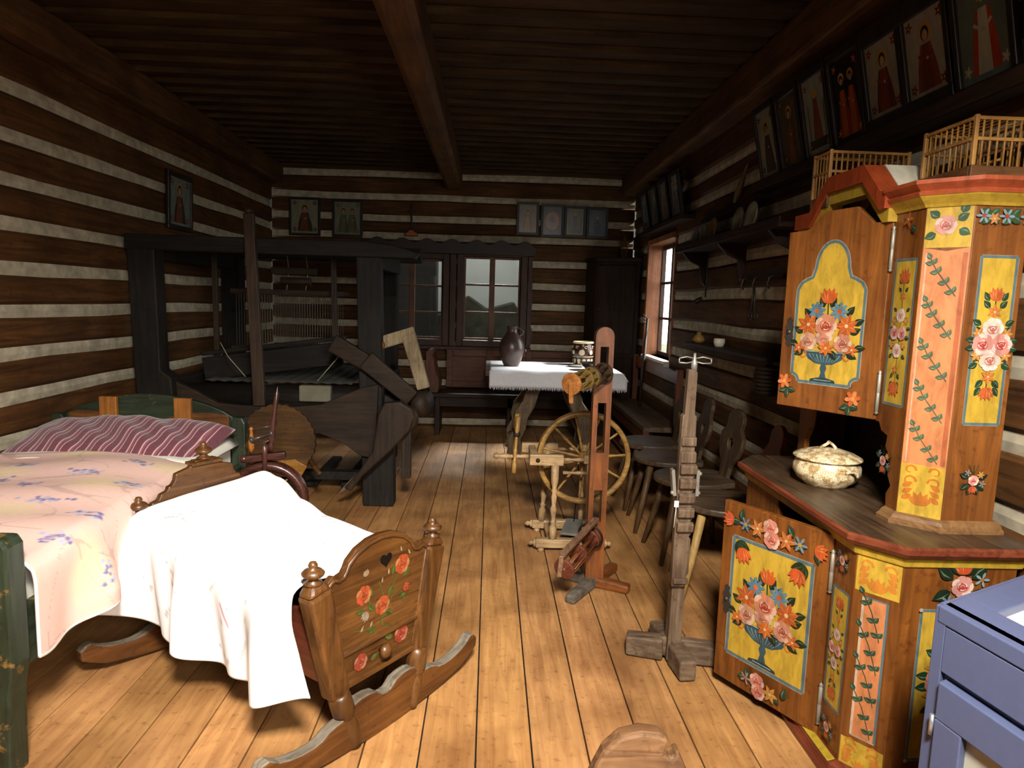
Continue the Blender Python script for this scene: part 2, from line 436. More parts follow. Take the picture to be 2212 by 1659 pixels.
def log_wall(name, axis, fixed, a0, a1, levels, sign, holes=(), outer=None):
    """sign: direction of the room from the wall plane; holes: (a0,a1,z0,z1) openings"""
    mb = MB(); prof = log_profile(levels, HC+.1)
    cuts = sorted({a0, a1} | {h[i] for h in holes for i in (0, 1)})
    for c0, c1 in zip(cuts, cuts[1:]):
        hs = [h for h in holes if h[0] <= c0 and h[1] >= c1]
        spans = [(-.02, HC+.1)]
        for h in hs: spans = [q for s0, s1 in spans for q in ((s0, min(s1, h[2])), (max(s0, h[3]), s1)) if q[1]-q[0] > .01]
        nseg = max(1, int((c1-c0)/.5))
        for s0, s1 in spans:
            def dep(z):
                for (d0, z0, _), (d1, z1, _) in zip(prof, prof[1:]):
                    if z0 <= z <= z1: return lerp(d0, d1, (z-z0)/max(z1-z0, 1e-6))
                return 0
            pts = [(dep(s0), s0, 0)]+[p for p in prof if s0 < p[1] < s1]+[(dep(s1), s1, 0)]
            for i in range(nseg):
                b0, b1 = lerp(c0, c1, i/nseg), lerp(c0, c1, (i+1)/nseg)
                for p, q in zip(pts, pts[1:]):
                    mb.mi = 1 if p[2] and q[2] else 0
                    wob = lambda b, z: .004*math.sin(b*3.1+z*9)+.003*math.sin(b*7.7+z*23)
                    vs = []
                    for b, (d, z, _) in ((b0, p), (b1, p), (b1, q), (b0, q)):
                        f = fixed-sign*(d); zz = z+(wob(b, z) if 0 < z < HC and s0+.01 < z < s1-.01 else 0)
                        vs.append((f, b, zz) if axis == 'y' else (b, f, zz))
                    flip = (axis == 'y') == (sign > 0)
                    mb.add(vs if flip else vs[::-1], [(0, 1, 2, 3)], False)
    # body of the wall behind the face, so that it has its thickness
    mb.mi = 0
    holes = outer or holes; cuts = sorted({a0, a1} | {h[i] for h in holes for i in (0, 1)})
    for c0, c1 in zip(cuts, cuts[1:]):
        hs = [h for h in holes if h[0] <= c0 and h[1] >= c1]
        spans = [(-.02, HC+.1)]
        for h in hs: spans = [q for s0, s1 in spans for q in ((s0, min(s1, h[2])), (max(s0, h[3]), s1)) if q[1]-q[0] > .01]
        for s0, s1 in spans:
            f0, f1 = sorted((fixed-sign*.025, fixed-sign*.24))
            if axis == 'y': mb.box((f0, c0, s0), (f1, c1, s1))
            else: mb.box((c0, f0, s0), (c1, f1, s1))
    return struct(mb.build(name, [log_m[axis], plaster]))

side_lv = [.215, .425, .638, .852, 1.065, 1.277, 1.49, 1.703, 1.916, 2.13, 2.358]
back_lv = [.06, .27, .49, .70, .91, 1.12, 1.345, 1.57, 1.81, 2.06, 2.25, 2.47, 2.70]
right_lv = [.17, .385, .60, .81, 1.03, 1.255, 1.49, 1.72, 1.95, 2.18, 2.36]
WA = (-1.20, -.52, .97, 1.83)      # window behind the loom
WB = (-.30, .32, .97, 1.87)        # window above the table
WC = (5.64, 6.50, .93, 1.97)       # window in the right-hand wall
log_wall('wall_left', 'y', XL, YF, YB, side_lv, 1)
log_wall('wall_right', 'y', XR, YF, YB, right_lv, -1, [WC], [(WC[0], 7.05, WC[2], WC[3]+.05)])   # the opening splays outward
log_wall('wall_back', 'x', YB, XL, XR, back_lv, -1, [WA, WB])
mb = MB(); mb.box((XL-.24, YF-.2, -.1), (XR+.24, YF, HC+.1))
struct(mb.build('wall_front', plain('grey museum partition', '6a6660', .8, 0, .1)))

# ceiling: lapped boards across the room, each stepping a little below the next
mb = MB()
mb.mi = 1; mb.box((XL-.2, YF-.2, HC+.03), (XR+.2, YB+.2, HC+.09)); mb.mi = 0
y = YF
while y < YB:
    z = HC+random.uniform(-.004, .004)
    mb.add([(XL-.1, y, z-.02), (XR+.1, y, z-.02), (XR+.1, y+.19, z+.012), (XL-.1, y+.19, z+.012),
            (XL-.1, y, z+.03), (XR+.1, y, z+.03), (XR+.1, y+.19, z+.03), (XL-.1, y+.19, z+.03)],
           [(0,1,2,3), (7,6,5,4), (0,4,5,1), (1,5,6,2), (2,6,7,3), (3,7,4,0)][:]); y += .207
o = struct(mb.build('ceiling', [ceil_m, dark_m], fix=True))
mb = MB(); mb.prism([(-.505, 2.575), (-.47, 2.555), (-.37, 2.555), (-.335, 2.575), (-.335, HC), (-.505, HC)], (0, YF, 0), X, Z, Yv, YB-YF)
struct(mb.build('trim_1', beam_m, bevel=.008))
for i, (x0, x1) in enumerate(((XL, XL+.13), (XR-.16, XR))):
    mb = MB(); mb.box((x0, YF, 2.555), (x1, YB, HC)); struct(mb.build('trim_%d' % (i+2), beam_m, bevel=.02))

# unseen lintel at the visitors' end, added to shade the upper walls
mb = MB(); mb.box((XL, .42, 2.36), (XR, .60, HC+.02)); struct(mb.build('trim_7', beam_m, bevel=.01))

# ---------------------------------------------------------------- windows
frame_m = wood('dark window oak', '2a170c', '4a2a16', 'z', .5, 1, .3)
pine_m = wood('reddish window board', '7a4a30', '9c6442', 'z', .5, 1, .3)
glass, nt, b = new_mat('window glass')
tr_ = nd(nt, 'ShaderNodeBsdfTransparent'); tr_.inputs[0].default_value = (.93, .95, .94, 1)
gl_ = nd(nt, 'ShaderNodeBsdfGlossy'); gl_.inputs['Roughness'].default_value = .03
lw_ = nd(nt, 'ShaderNodeLayerWeight'); pw_ = nd(nt, 'ShaderNodeMath', operation='POWER'); pw_.inputs[1].default_value = 4; nt.links.new(lw_.outputs['Facing'], pw_.inputs[0])
fr_ = nd(nt, 'ShaderNodeMath', operation='MULTIPLY_ADD'); fr_.inputs[1].default_value = .5; fr_.inputs[2].default_value = .05; nt.links.new(pw_.outputs[0], fr_.inputs[0])
mx_ = nd(nt, 'ShaderNodeMixShader'); nt.links.new(fr_.outputs[0], mx_.inputs[0]); nt.links.new(tr_.outputs[0], mx_.inputs[1]); nt.links.new(gl_.outputs[0], mx_.inputs[2])
nt.links.new(mx_.outputs[0], [n for n in nt.nodes if n.type == 'OUTPUT_MATERIAL'][0].inputs[0]); nt.nodes.remove(b)
def window_x(name, x0, x1, z0, z1, ncol, nrow, y):
    """window in the back wall: lining, sash bars, glass"""
    w = thing(name, '', 'window', ((x0+x1)/2, y, z0)); del w['label'], w['category']; struct(w)
    mb = MB(); t = .07
    mb.box((x0-t, y-.03, z0-t), (x0, y+.2, z1+t)); mb.box((x1, y-.03, z0-t), (x1+t, y+.2, z1+t))
    mb.box((x0, y-.03, z1), (x1, y+.2, z1+t)); mb.box((x0, y-.05, z0-t), (x1, y+.2, z0))
    mb.build('window_frame', frame_m, w, bevel=.006)
    mb = MB(); s = .022; yy = y+.07
    mb.box((x0, yy-.02, z0), (x0+s, yy+.02, z1)); mb.box((x1-s, yy-.02, z0), (x1, yy+.02, z1))
    mb.box((x0+s, yy-.02, z0), (x1-s, yy+.02, z0+s)); mb.box((x0+s, yy-.02, z1-s), (x1-s, yy+.02, z1))
    for i in range(1, ncol):
        xx = lerp(x0, x1, i/ncol); mb.box((xx-.03, yy-.02, z0+s), (xx+.03, yy+.02, z1-s))
    for j in range(1, nrow):
        zz = lerp(z0, z1, j/nrow); mb.box((x0+s, yy-.012, zz-.011), (x1-s, yy+.012, zz+.011))
    mb.build('sash', wood('brown sash', '4a2a18', '70442a', 'z', .5), w, bevel=.003)
    mb = MB(); mb.box((x0+s, yy-.002, z0+s), (x1-s, yy+.002, z1-s)); mb.build('glass_panes', glass, w)
    return w
window_x('window_1', WB[0], WB[1], WB[2], WB[3], 2, 3, YB-.01)
window_x('window_2', WA[0], WA[1], WA[2], WA[3], 2, 3, YB-.01)
w = thing('window_3', '', 'window', (XR, 6.1, .93)); del w['label'], w['category']; struct(w)
y0, y1, z0, z1 = WC
mb = MB(); t = .05
mb.box((XR+.001, y0, z0-t), (XR+.145, y0+.03, z1+t)); mb.box((XR-.03, y1, z0-t), (XR+.145, y1+t, z1+t))
mb.box((XR-.03, y0, z1), (XR+.24, y1, z1+t)); mb.build('window_frame', pine_m, w, bevel=.005)
mb = MB(); mb.box((XR-.05, y0, z0-.05), (XR+.145, y1+.02, z0)); mb.build('window_sill', plain('pale painted sill', 'b8a898', .5), w, bevel=.006)
mb = MB(); s = .04; xx = XR+.125
for a, b_ in ((y0+.03, y0+s+.03), (y1-.012, y1), (6.10, 6.15)): mb.box((xx-.02, a, z0), (xx+.02, b_, z1))
for a, b_ in ((z0, z0+s), (z1-s, z1)): mb.box((xx-.018, y0, a), (xx+.018, y1, b_))
for j in (1, 2): zz = lerp(z0+.02, z1-.02, j/3); mb.box((xx-.012, y0, zz-.012), (xx+.012, y1, zz+.012))
mb.build('sash', frame_m, w, bevel=.003)
mb = MB(); mb.box((xx-.002, y0, z0), (xx+.002, y1, z1)); mb.build('glass_panes', glass, w)

# scalloped pelmet board that runs over both back windows
mb = MB(); n = 84
top = []
for i in range(n+1):
    u = lerp(-1.37, .47, i/n); top.append((u, 2.015+.022*math.cos((u-.1)*2*PI/.262)-.03*max(0, (u-.35)/.12)))
mb.prism([(-1.37, 1.885)]+[(.45, 1.885), (.47, 1.92)]+top[::-1], (0, YB-.002, 0), X, Z, -Yv, .13)
tag(mb.build('pelmet', wood('black brown oak', '1e1008', '36200f', 'x', .5), bevel=.004), 'dark scalloped wooden pelmet above the windows of the end wall', 'pelmet')
# dark panelled casing between and beside the back windows
mb = MB()
mb.box((-.445, YB-.05, .9), (-.38, YB, 1.885)); mb.box((-1.33, YB-.04, .9), (-1.275, YB, 1.885)); mb.box((-1.33, YB-.09, .86), (.45, YB, .9))
mb.prism([(.395, .9), (.44, .9), (.47, 1.05), (.44, 1.15), (.45, 1.4), (.44, 1.885), (.395, 1.885)], (0, YB, 0), X, Z, -Yv, .04)
struct(mb.build('trim_4', frame_m, bevel=.005))

# open ground outside the right-hand wall
mb = MB(); mb.box((XR+.24, -12, -.5), (24, 30, -.3)); struct(mb.build('ground_outside', plain('trodden earth and grass', '4a4a34', .9, 0, .4, 1)))

# ---------------------------------------------------------------- what the end windows look out on: a lit museum hall
hall_m = plain('pale hall wall', 'b9bcb6', .8, 0, .12, 1.2)
mb = MB(); mb.box((-4, 11.2, -.1), (1.73, 11.3, 3.4)); struct(mb.build('wall_hall_end', hall_m))
mb = MB(); mb.box((-4.1, 7.62, -.1), (-4, 11.3, 3.4)); struct(mb.build('wall_hall_left', hall_m))
mb = MB(); mb.box((1.73, 7.70, -.1), (1.81, 11.3, 3.4)); struct(mb.build('wall_hall_right', hall_m))
mb = MB(); mb.box((-4.1, 7.62, -.1), (1.81, 11.3, -.02)); struct(mb.build('floor_hall', plain('grey stone hall floor', '5a564e', .6)))
mb = MB(); mb.box((-4.1, 7.62, 3.3), (1.81, 11.3, 3.4)); struct(mb.build('ceiling_hall', hall_m))
mb = MB(); mb.box((-4.1, 7.62, -.1), (XL-.24, 7.7, 3.4)); mb.box((XR+.2, 7.62, -.1), (1.81, 7.7, 3.4)); mb.box((XL-.24, 7.62, HC+.05), (XR+.24, 7.7, 3.4)); struct(mb.build('wall_hall_near', hall_m))
mb = MB()
mb.prism([(-.95, 0), (.9, 0), (.9, .95), (.5, 1.18), (.35, 1.42), (-.05, 1.3), (-.35, 1.5), (-.6, 1.22), (-.95, 1.2)], (0, 10.2, -.02), X, Z, Yv, .5)
tag(mb.build('display_block', plain('dark mossy display', '3c3d30', .8, 0, .6, 5), bevel=.03), 'dark stepped exhibit block seen through the window above the table', 'exhibit')
mb = MB()
mb.prism([(0, 0), (1.28, 0), (1.28, 2.15), (1.18, 2.3), (.1, 2.3), (0, 2.15)], (-2.05, 9.6, -.02), X, Z, Yv, .35)
tag(mb.build('dark_backdrop', plain('dark backdrop', '2c2a26', .6), bevel=.02), 'dark upright block added to darken the view through the window behind the loom', 'exhibit')  # added dark block, makes the panes behind the loom look unlit
# ================================================================ bed
green_m = wood('worn dark green paint', '1c2418', '323c2a', 'z', .45, 1, .4, worn='7a5a2c')
green_x = wood('worn dark green paint', '1c2418', '323c2a', 'x', .45, 1, .4, worn='7a5a2c')
batten_m = wood('orange pine batten', '7a4a1c', 'a66a2c', 'z', .5)
hb_m = wood('brown headboard panel', '4a2c14', '784a20', 'x', .5, 1, .35)
linen = plain('white linen', 'd8d4c8', .85, 0, .08, 6)
bed = thing('bed', 'dark green painted peasant bed along the left log wall', 'bed', (-1.82, 2.7, 0))
BX0, BX1, BY0, BY1 = -2.33, -1.305, 1.84, 3.62
# headboard with a gently arched top
mb = MB()
top = [(lerp(BX1-.07, BX0+.07, i/16), .735+.115*math.sin(PI*i/16)**.75) for i in range(17)]
mb.prism([(BX0+.07, .22), (BX1-.07, .22)]+top, (0, BY1, 0), X, Z, Yv, .035)
hb = mb.build('headboard', green_x, bed, bevel=.006)
mb = MB()
for cx in (-2.13, -1.52):
    a = [(cx+.27*math.cos(t), .655+.10*math.sin(t)) for t in (2*PI*i/28 for i in range(28))]
    mb.prism([(max(min(p[0], BX1-.09), BX0+.09), p[1]) for p in a], (0, BY1, 0), X, Z, -Yv, .004)
mb.build('panel', hb_m, hb, bevel=.002)
for cx in (-2.02, -1.63):
    mb = MB(); mb.box((cx-.045, BY1-.03, .25), (cx+.045, BY1-.004, .835)); mb.build('batten', batten_m, hb, bevel=.004)
for x in (BX0, BX1-.075):
    mb = MB(); mb.prism([(x, 0), (x+.075, 0), (x+.075, .705), (x+.06, .735), (x+.015, .735), (x, .705)], (0, BY1-.02, 0), X, Z, Yv, .075)
    mb.build('post', green_m, bed, bevel=.006)
for x in (BX0, BX1-.085):
    mb = MB()
    mb.prism([(x+.02, 0), (x+.062, 0), (x+.07, .25), (x+.085, .34), (x+.085, .685), (x+.07, .71), (x+.012, .71), (x, .685), (x, .34), (x+.012, .25)], (0, BY0-.035, 0), X, Z, Yv, .075)
    mb.build('post', green_m, bed, bevel=.008)
mb = MB(); mb.prism([(BX0+.08, .24), (BX1-.085, .24), (BX1-.085, .6), (lerp(BX0, BX1, .5), .68), (BX0+.08, .6)], (0, BY0-.012, 0), X, Z, Yv, .032)
mb.build('footboard', green_x, bed, bevel=.005)
gy = wood('worn dark green paint', '1c2418', '323c2a', 'y', .45, 1, .4, worn='7a5a2c')
for x in (BX0+.02, BX1-.05):
    mb = MB(); mb.box((x, BY0+.04, .3), (x+.03, BY1-.02, .48)); mb.build('side_rail', gy, bed, bevel=.004)
mb = MB()
def matt(u, v):
    x = lerp(BX0+.03, BX1-.07, u); y = lerp(BY0+.085, BY1-.02, v); return V3((x, y, .575+.03*math.sin(PI*u)*math.sin(PI*v)**.5))
mb.grid(matt, 20, 24); mb.box((BX0+.055, BY0+.09, .46), (BX1-.075, BY1-.03, .57)); mb.box((BX0+.05, BY0+.09, .36), (BX1-.075, BY1-.03, .455))
mb.build('mattress', linen, bed)

# striped pillow
m, nt, b = new_mat('plum striped ticking')
t = nd(nt, 'ShaderNodeTexCoord'); sx = nd(nt, 'ShaderNodeSeparateXYZ'); nt.links.new(t.outputs['Object'], sx.inputs[0])
mm = nd(nt, 'ShaderNodeMath', operation='MULTIPLY'); mm.inputs[1].default_value = 15.5; nt.links.new(sx.outputs[0], mm.inputs[0])
fr = nd(nt, 'ShaderNodeMath', operation='FRACT'); nt.links.new(mm.outputs[0], fr.inputs[0])
r = ramp(nt, fr.outputs[0], [(0, lin('5e2c36')), (.36, lin('74424a')), (.42, lin('c8a0a0')), (.50, lin('7e4a54')), (.62, lin('6a3540')), (.8, lin('c2989a')), (.86, lin('5e2c36'))])
r.color_ramp.interpolation = 'CONSTANT'
nt.links.new(r.outputs[0], b.inputs['Base Color']); b.inputs['Roughness'].default_value = .85
b.inputs['Sheen Weight'].default_value = .2
wv = noise(nt, mapping(nt, (4, 4, 4)), 2.2, 4); bump(nt, b, wv.outputs[0], .5, .02)
mb = MB()
def pillow(sgn):
    def f(u, v):
        a, c = 2*u-1, 2*v-1
        e = max(0, 1-abs(a)**2.6)*max(0, 1-abs(c)**2.6)
        x = a*.485*(1-.05*(1-abs(c))*(abs(a) > .9)); y = c*.255*(1-.04*c*c*a*a)
        h = (.105*e**.42) if sgn > 0 else (-.05*e**.5)
        return V3((x, y, h+.012*math.sin(a*7+c*3)*e+.05*c+.010*math.sin(a*15+c*9)*e))
    return f
mb.grid(pillow(1), 44, 26); n0 = len(mb.v); mb.grid(lambda u, v: pillow(-1)(1-u, v), 44, 26)
o = mb.build('pillow', m, None); o.location = (-1.81, 3.28, .628); o.rotation_euler = (.06, 0, -.05)
tag(o, 'plum pillow with pale stripes lying at the head of the bed', 'pillow')
# folded sheet edge under the pillow
mb = MB()
mb.grid(lambda u, v: V3((lerp(BX0+.06, BX1-.02, u), lerp(2.96, 3.56, v), .617+.035*math.sin(PI*u)**.6-.02*(u > .97))), 24, 6)
tag(mb.build('bed_sheet', linen, None, solid=.012), 'white sheet showing below the striped pillow', 'sheet')

# pink counterpane, printed with blue flowers, hanging over the right edge
rnd = random.Random(11)
fl = []
for cu, cv in ((.30, .62), (.30, .80), (.62, .87), (.52, .72), (.12, .45), (.56, .42), (.70, .62), (.72, .33), (.25, .30), (.5, .18), (.74, .15), (.1, .75), (.33, .12), (.44, .56), (.86, .52), (.9, .25), (.86, .8)):
    for k in range(rnd.randint(16, 26)): fl.append((cu+rnd.gauss(0, .026), cv+rnd.gauss(0, .013), rnd.uniform(.007, .012), rnd.random()))
pink, yel, blue, lblue = lin('d4b0a4'), lin('d4bc9a'), lin('4a5c94'), lin('98a2c4')
W_TOP, W_ALL = .985, 1.285
def cover(u, v):
    """u across from wall to the free hanging edge (unit = W_ALL m), v from foot to pillow"""
    s = u*W_ALL; y = lerp(BY0+.055, 3.03, v)
    hump = .055*math.sin(PI*min(s/W_TOP, 1))**.7
    zt = .612+hump*.8+.012*v+.012*math.sin(s*9+y*5)*.6+.006*math.sin(y*17-s*4)
    edge = BX0+.04+W_TOP
    if s < W_TOP-.05: return V3((BX0+.04+s, y, zt))
    t = (s-(W_TOP-.05))/(W_ALL-W_TOP+.05); a = min(t/.3, 1)*PI/2
    drop = max(0, t-.2)
    fold = math.sin(y*11+1.0)*.022+math.sin(y*23)*.010
    flare = .075*math.exp(-((y-2.16)/.09)**2)-.03*math.exp(-((y-2.32)/.07)**2)
    x = edge-.05+.05*math.sin(a)+.012+(fold+flare)*min(drop*1.6, 1)
    z = zt-.045*(1-math.cos(a))-drop*(.275+.05*math.exp(-((y-1.93)/.10)**2)-.06*(v > .35)*min((v-.35)*2, 1))
    return V3((x, y, z))
nu, nv = 200, 170; mb = MB(); mb.grid(cover, nu, nv); vc = []
for i in range(nu+1):
    for j in range(nv+1):
        u, v = i/nu, j/nv
        w = .5+.5*math.sin(u*11+v*7)*math.sin(v*13-u*5); w = max(0, w-.62)/.38
        c = [lerp(pink[k], yel[k], w) for k in range(3)]
        for fu, fv, r_, q in fl:
            d = math.hypot((u-fu)*W_ALL, (v-fv)*1.25)
            if d < r_:
                f = 1 if d < r_*.75 else .6; cc = blue if q < .62 else lblue; c = [lerp(c[k], cc[k], .85*f) for k in range(3)]; break
        vine_ = abs(math.sin(u*16+3*math.sin(v*14))*.5+math.sin(v*19+2*math.sin(u*9))*.5)
        if vine_ < .022: c = [q*.78 for q in c]
        if u > .992 or j == 0: c = [.75, .68, .62]
        vc.append((*c, 1))
cov = painted('printed bed cloth', .85, .05, 30, .15)
tag(mb.build('bed_cover', cov, None, solid=.008, vcol=vc), 'pink bed cover printed with blue flowers hanging over the side of the bed', 'bed cover')

# ================================================================ cradle
cr_m = {a: wood('brown glazed cradle wood', '3a230c', '6a441e', a, .38, 1, .5) for a in 'xyz'}
red_m = wood('red brown cradle board', '46200f', '6a3222', 'y', .42, 1, .4)
CR = (-.735, 2.375, 0); CRZ = math.atan2(.804, .595)
cr = thing('cradle', 'brown carved rocking cradle with painted flowers on its foot board, in front of the bed', 'cradle', CR, CRZ)
CM = ROOTM[cr.name]
def cbuild(mb, name, mats, parent, **k): return mb.build(name, mats, parent, world=False, **k)
FY = .494
def knob(mb, O, s=1.0):
    mb.lathe([(.024*s, 0), (.03*s, .006*s), (.016*s, .014*s), (.014*s, .02*s), (.033*s, .03*s), (.036*s, .038*s), (.026*s, .048*s), (.012*s, .054*s), (.015*s, .062*s), (.010*s, .072*s), (0, .075*s)], O, Z, 16)
def cradle_post(sx, y, name='post'):
    """square upper part leaning out, turned foot below it"""
    xb, xt = sx*.175, sx*.253; s = 1 if y > 0 else -1
    mb = MB()
    mb.bar((xb, y, .19), (xt, y, .545), .072, .062, (0, 1, 0), .086, .066)
    mb.bar((xt, y, .545), (xt+sx*.006, y, .575), .086, .066, (0, 1, 0), .045, .04)
    p = cbuild(mb, name, cr_m['z'], cr, bevel=.012)
    mb = MB(); a = V3((sx*.178, y+s*.012, .20)); b_ = V3((sx*.125, y+s*.03, .008)); d = b_-a; L = d.length
    prof = [(.027, 0), (.034, .03), (.036, .1), (.036, .34), (.030, .37), (.033, .40), (.026, .43), (.029, .5), (.030, .65), (.025, .9), (.021, 1)]
    mb.lathe([(r_, t*L) for r_, t in prof], a, d, 16); cbuild(mb, 'turned_foot', cr_m['z'], p)
    mb = MB(); knob(mb, V3((xt+sx*.006, y, .570)), .95); cbuild(mb, 'finial', cr_m['z'], p)
for sx in (-1, 1):
    for y in (-FY, FY): cradle_post(sx, y)
# foot board: wavy shoulders, round crest, flowers
half = [(.0, .655), (.05, .650), (.10, .632), (.135, .605), (.145, .585), (.155, .572), (.175, .567), (.195, .575), (.215, .56)]
outl = [(-x, z) for x, z in half[::-1]]+half[1:]
mb = MB(); mb.prism([(-.15, .21), (.15, .21)]+[(x, z) for x, z in outl[::-1]], (0, -FY+.012, 0), X, Z, -Yv, .024)
fb = cbuild(mb, 'foot_board', cr_m['x'], cr, bevel=.004)
mb = MB()
mb.tube([(x, -FY-.013, z-.012) for x, z in outl], .008, 6); mb.tube([(-.165, -FY-.014, .315), (.165, -FY-.014, .315)], .010, 8)
for sg in (-1, 1): mb.tube([(sg*.148, -FY-.013, .22), (sg*.170, -FY-.013, .33), (sg*.212, -FY-.013, .54)], .008, 6)
mb.box((-.155, -FY-.022, .200), (.155, -FY+.01, .218))
cbuild(mb, 'moulding', cr_m['x'], fb, bevel=.002)
mb = MB(); p = Paint(mb, (0, -FY-.0125, 0), X, Z, -Yv)
for pts in ([(0, .36), (.02, .42), (-.01, .50)], [(0, .38), (-.05, .44), (-.06, .47)], [(.01, .40), (.06, .48), (.10, .52)], [(.01, .37), (.05, .43), (.10, .45)], [(-.02, .35), (-.08, .36), (-.11, .37)], [(0, .36), (.01, .345), (.05, .33)]):
    p.stroke(pts, .007, '5a6428', .003)
for u, v, a in ((-.03, .41, 2.4), (.03, .44, .8), (-.07, .42, 2.9), (.08, .41, .2), (.02, .39, -.6), (.05, .50, 1.2), (-.04, .46, 1.9), (.1, .48, .7), (-.02, .35, 3.4)): p.leaf(u, v, .04, .011, a, '4f5a24', '78803c')
p.up(2); p.k = .45
p.rose(-.075, .475, .034, 'd46034', 'c04c28', 'd8905c'); p.rose(.095, .525, .036, 'd46034', 'c04c28', 'd8905c'); p.rose(.005, .415, .034, 'd86434', 'c04c28', 'd8905c')
p.tulip(.10, .445, .032, -.3, 'cc5430', 'e0987c'); p.tulip(-.06, .415, .034, 3.9, 'b8a488', 'd8ccb8'); p.tulip(-.065, .535, .025, 1.8, 'b89878', 'd0b898')
for u, v in ((.03, .51), (.0, .49), (.13, .55), (.09, .57), (-.09, .36), (-.05, .36)): p.leaf(u, v, .022, .004, 1.4+u*5, 'c8b084', None)
p.rose(-.09, .262, .03, 'b84a34', 'a83c2c', 'c88a70'); p.rose(.09, .285, .034, 'c04c34', 'b0402c', 'd09070'); p.leaf(-.05, .25, .04, .01, .3, '6a6a2c'); p.leaf(.05, .29, .04, .01, 2.8, '6a6a2c')
# heart-shaped grip hole reads as a dark inlay
p.poly([(.018+.026*(math.sin(t)**3), .565+.0016*(13*math.cos(t)-5*math.cos(2*t)-2*math.cos(3*t)-math.cos(4*t))) for t in (2*PI*i/26 for i in range(26))], '0c0a0c')
cbuild(mb, 'floral_painting', painted('faded cradle paint', .45, .5, 40), fb)
mb = MB(); mb.lathe([(.010, 0), (.010, .012), (.021, .016), (.024, .026), (.018, .036), (0, .040)], (0.0, -FY-.012, .268), -Yv, 14)
cbuild(mb, 'wooden_knob', cr_m['z'], fb)
# head board: taller, stepped crest with a capped knob
half = [(.0, .725), (.06, .722), (.066, .715), (.12, .70), (.125, .675), (.135, .66), (.15, .655), (.155, .64), (.18, .632), (.19, .612), (.215, .605), (.22, .58)]
outl = [(-x, z) for x, z in half[::-1]]+half[1:]
mb = MB(); mb.prism([(-.15, .21), (.15, .21)]+[(x, z) for x, z in outl[::-1]], (0, FY-.012, 0), X, Z, Yv, .026)
hd = cbuild(mb, 'head_board', cr_m['x'], cr, bevel=.004)
mb = MB(); mb.box((-.062, FY-.028, .722), (.066, FY+.03, .734)); mb.box((-.045, FY-.018, .734), (.05, FY+.02, .74))
knob(mb, (0, FY, .738), .95); cbuild(mb, 'finial', cr_m['z'], hd, bevel=.003)
for sg in (-1, 1):
    mb = MB(); mb.prism([(-.47, .24), (.47, .24), (.47, .52), (.3, .49), (-.3, .46), (-.47, .49)], (sg*.162, 0, -.0), Yv, V3((sg*.16, 0, 1)).normalized(), X, sg*.018)
    cbuild(mb, 'side_board', red_m, cr, bevel=.003)
mb = MB(); mb.box((-.17, -.485, .225), (.17, .485, .243)); cbuild(mb, 'bottom_board', red_m, cr)
def rock_prof():
    bot = [(x, .0015+.27*x*x if abs(x) < .40 else .0447+(abs(x)-.4)*.5) for x in [lerp(-.43, .43, i/24) for i in range(25)]]
    h = [(.475, .085), (.478, .118), (.462, .138), (.44, .140), (.425, .130), (.405, .116), (.37, .104), (.33, .096), (.29, .094), (.26, .099), (.235, .112), (.21, .118), (.185, .120), (.165, .132), (.14, .150), (.11, .158), (.075, .157), (.045, .150), (.03, .138), (.016, .128), (0, .126)]
    return bot+h+[(-x, z) for x, z in h[-2::-1]]
for y in (-.515, .515):
    mb = MB(); s = -1 if y < 0 else 1
    mb.prism(rock_prof(), (0, y-s*.022, 0), X, Z, Yv*s, .044)
    rk = cbuild(mb, 'rocker', wood('worn rocker board', '44260f', '6e441c', 'x', .45, 1, .4), cr, bevel=.007)
    rk.data.materials.append(wood('grey worn rocker edge', '5c5448', '8a8070', 'x', .6, 1, .2))
    for pl in rk.data.polygons:
        if pl.normal.z > .35 and len(pl.vertices) == 4: pl.material_index = 1

# white embroidered cloth thrown over the cradle
YS = [-.455, -.29, -.09, .126, .16, .30, .435, .50]
def cloth(u, v):
    """u from the near hanging hem across to the far rail, v from foot to head"""
    y = lerp(-.452, .475, v)
    zb = interp(YS, [.25, .19, .185, .235, .165, .20, .25, .245], y)
    zn = interp([-.455, -.2, .2, .475], [.54, .545, .585, .572], y)
    zf = interp([-.455, -.156, .07, .242, .39, .475], [.50, .495, .51, .545, .615, .625], y)
    zm = lerp(zn, zf, .5)+.012-.02*math.sin(PI*v)
    out = .05+.045*math.sin(y*15+.6)+.03*math.sin(y*31)+.13*max(0, (y-.30)/.17)
    P = [(-.275-out*.9, zb), (-.30-out*.6, lerp(zb, zn, .45)), (-.315-out*.15, zn-.06), (-.275, zn+.014), (-.13, lerp(zn, zm, .6)+.012), (0, zm+.008), (.13, lerp(zm, zf, .5)+.012), (.265, zf+.014), (.305, zf-.05), (.30+.03*math.sin(y*17), zf-.20-.02*math.sin(y*9))]
    k = u*(len(P)-1); i = min(int(k), len(P)-2); t = k-i
    a, b_, c, d = P[max(i-1, 0)], P[i], P[i+1], P[min(i+2, len(P)-1)]
    cr_ = lambda q: .5*((2*b_[q])+(-a[q]+c[q])*t+(2*a[q]-5*b_[q]+4*c[q]-d[q])*t*t+(-a[q]+3*b_[q]-3*c[q]+d[q])*t**3)
    x, z = cr_(0), cr_(1)
    yy = y+(.10*max(0, v-.8)/.2)*max(0, 1-u/.25)-.075*max(0, 1-v/.2)*max(0, 1-u/.3)
    return CM @ V3((x, yy, z+.002*math.sin(y*19+x*12)))
nu, nv = 130, 130; mb = MB(); mb.grid(cloth, nu, nv); vc = []
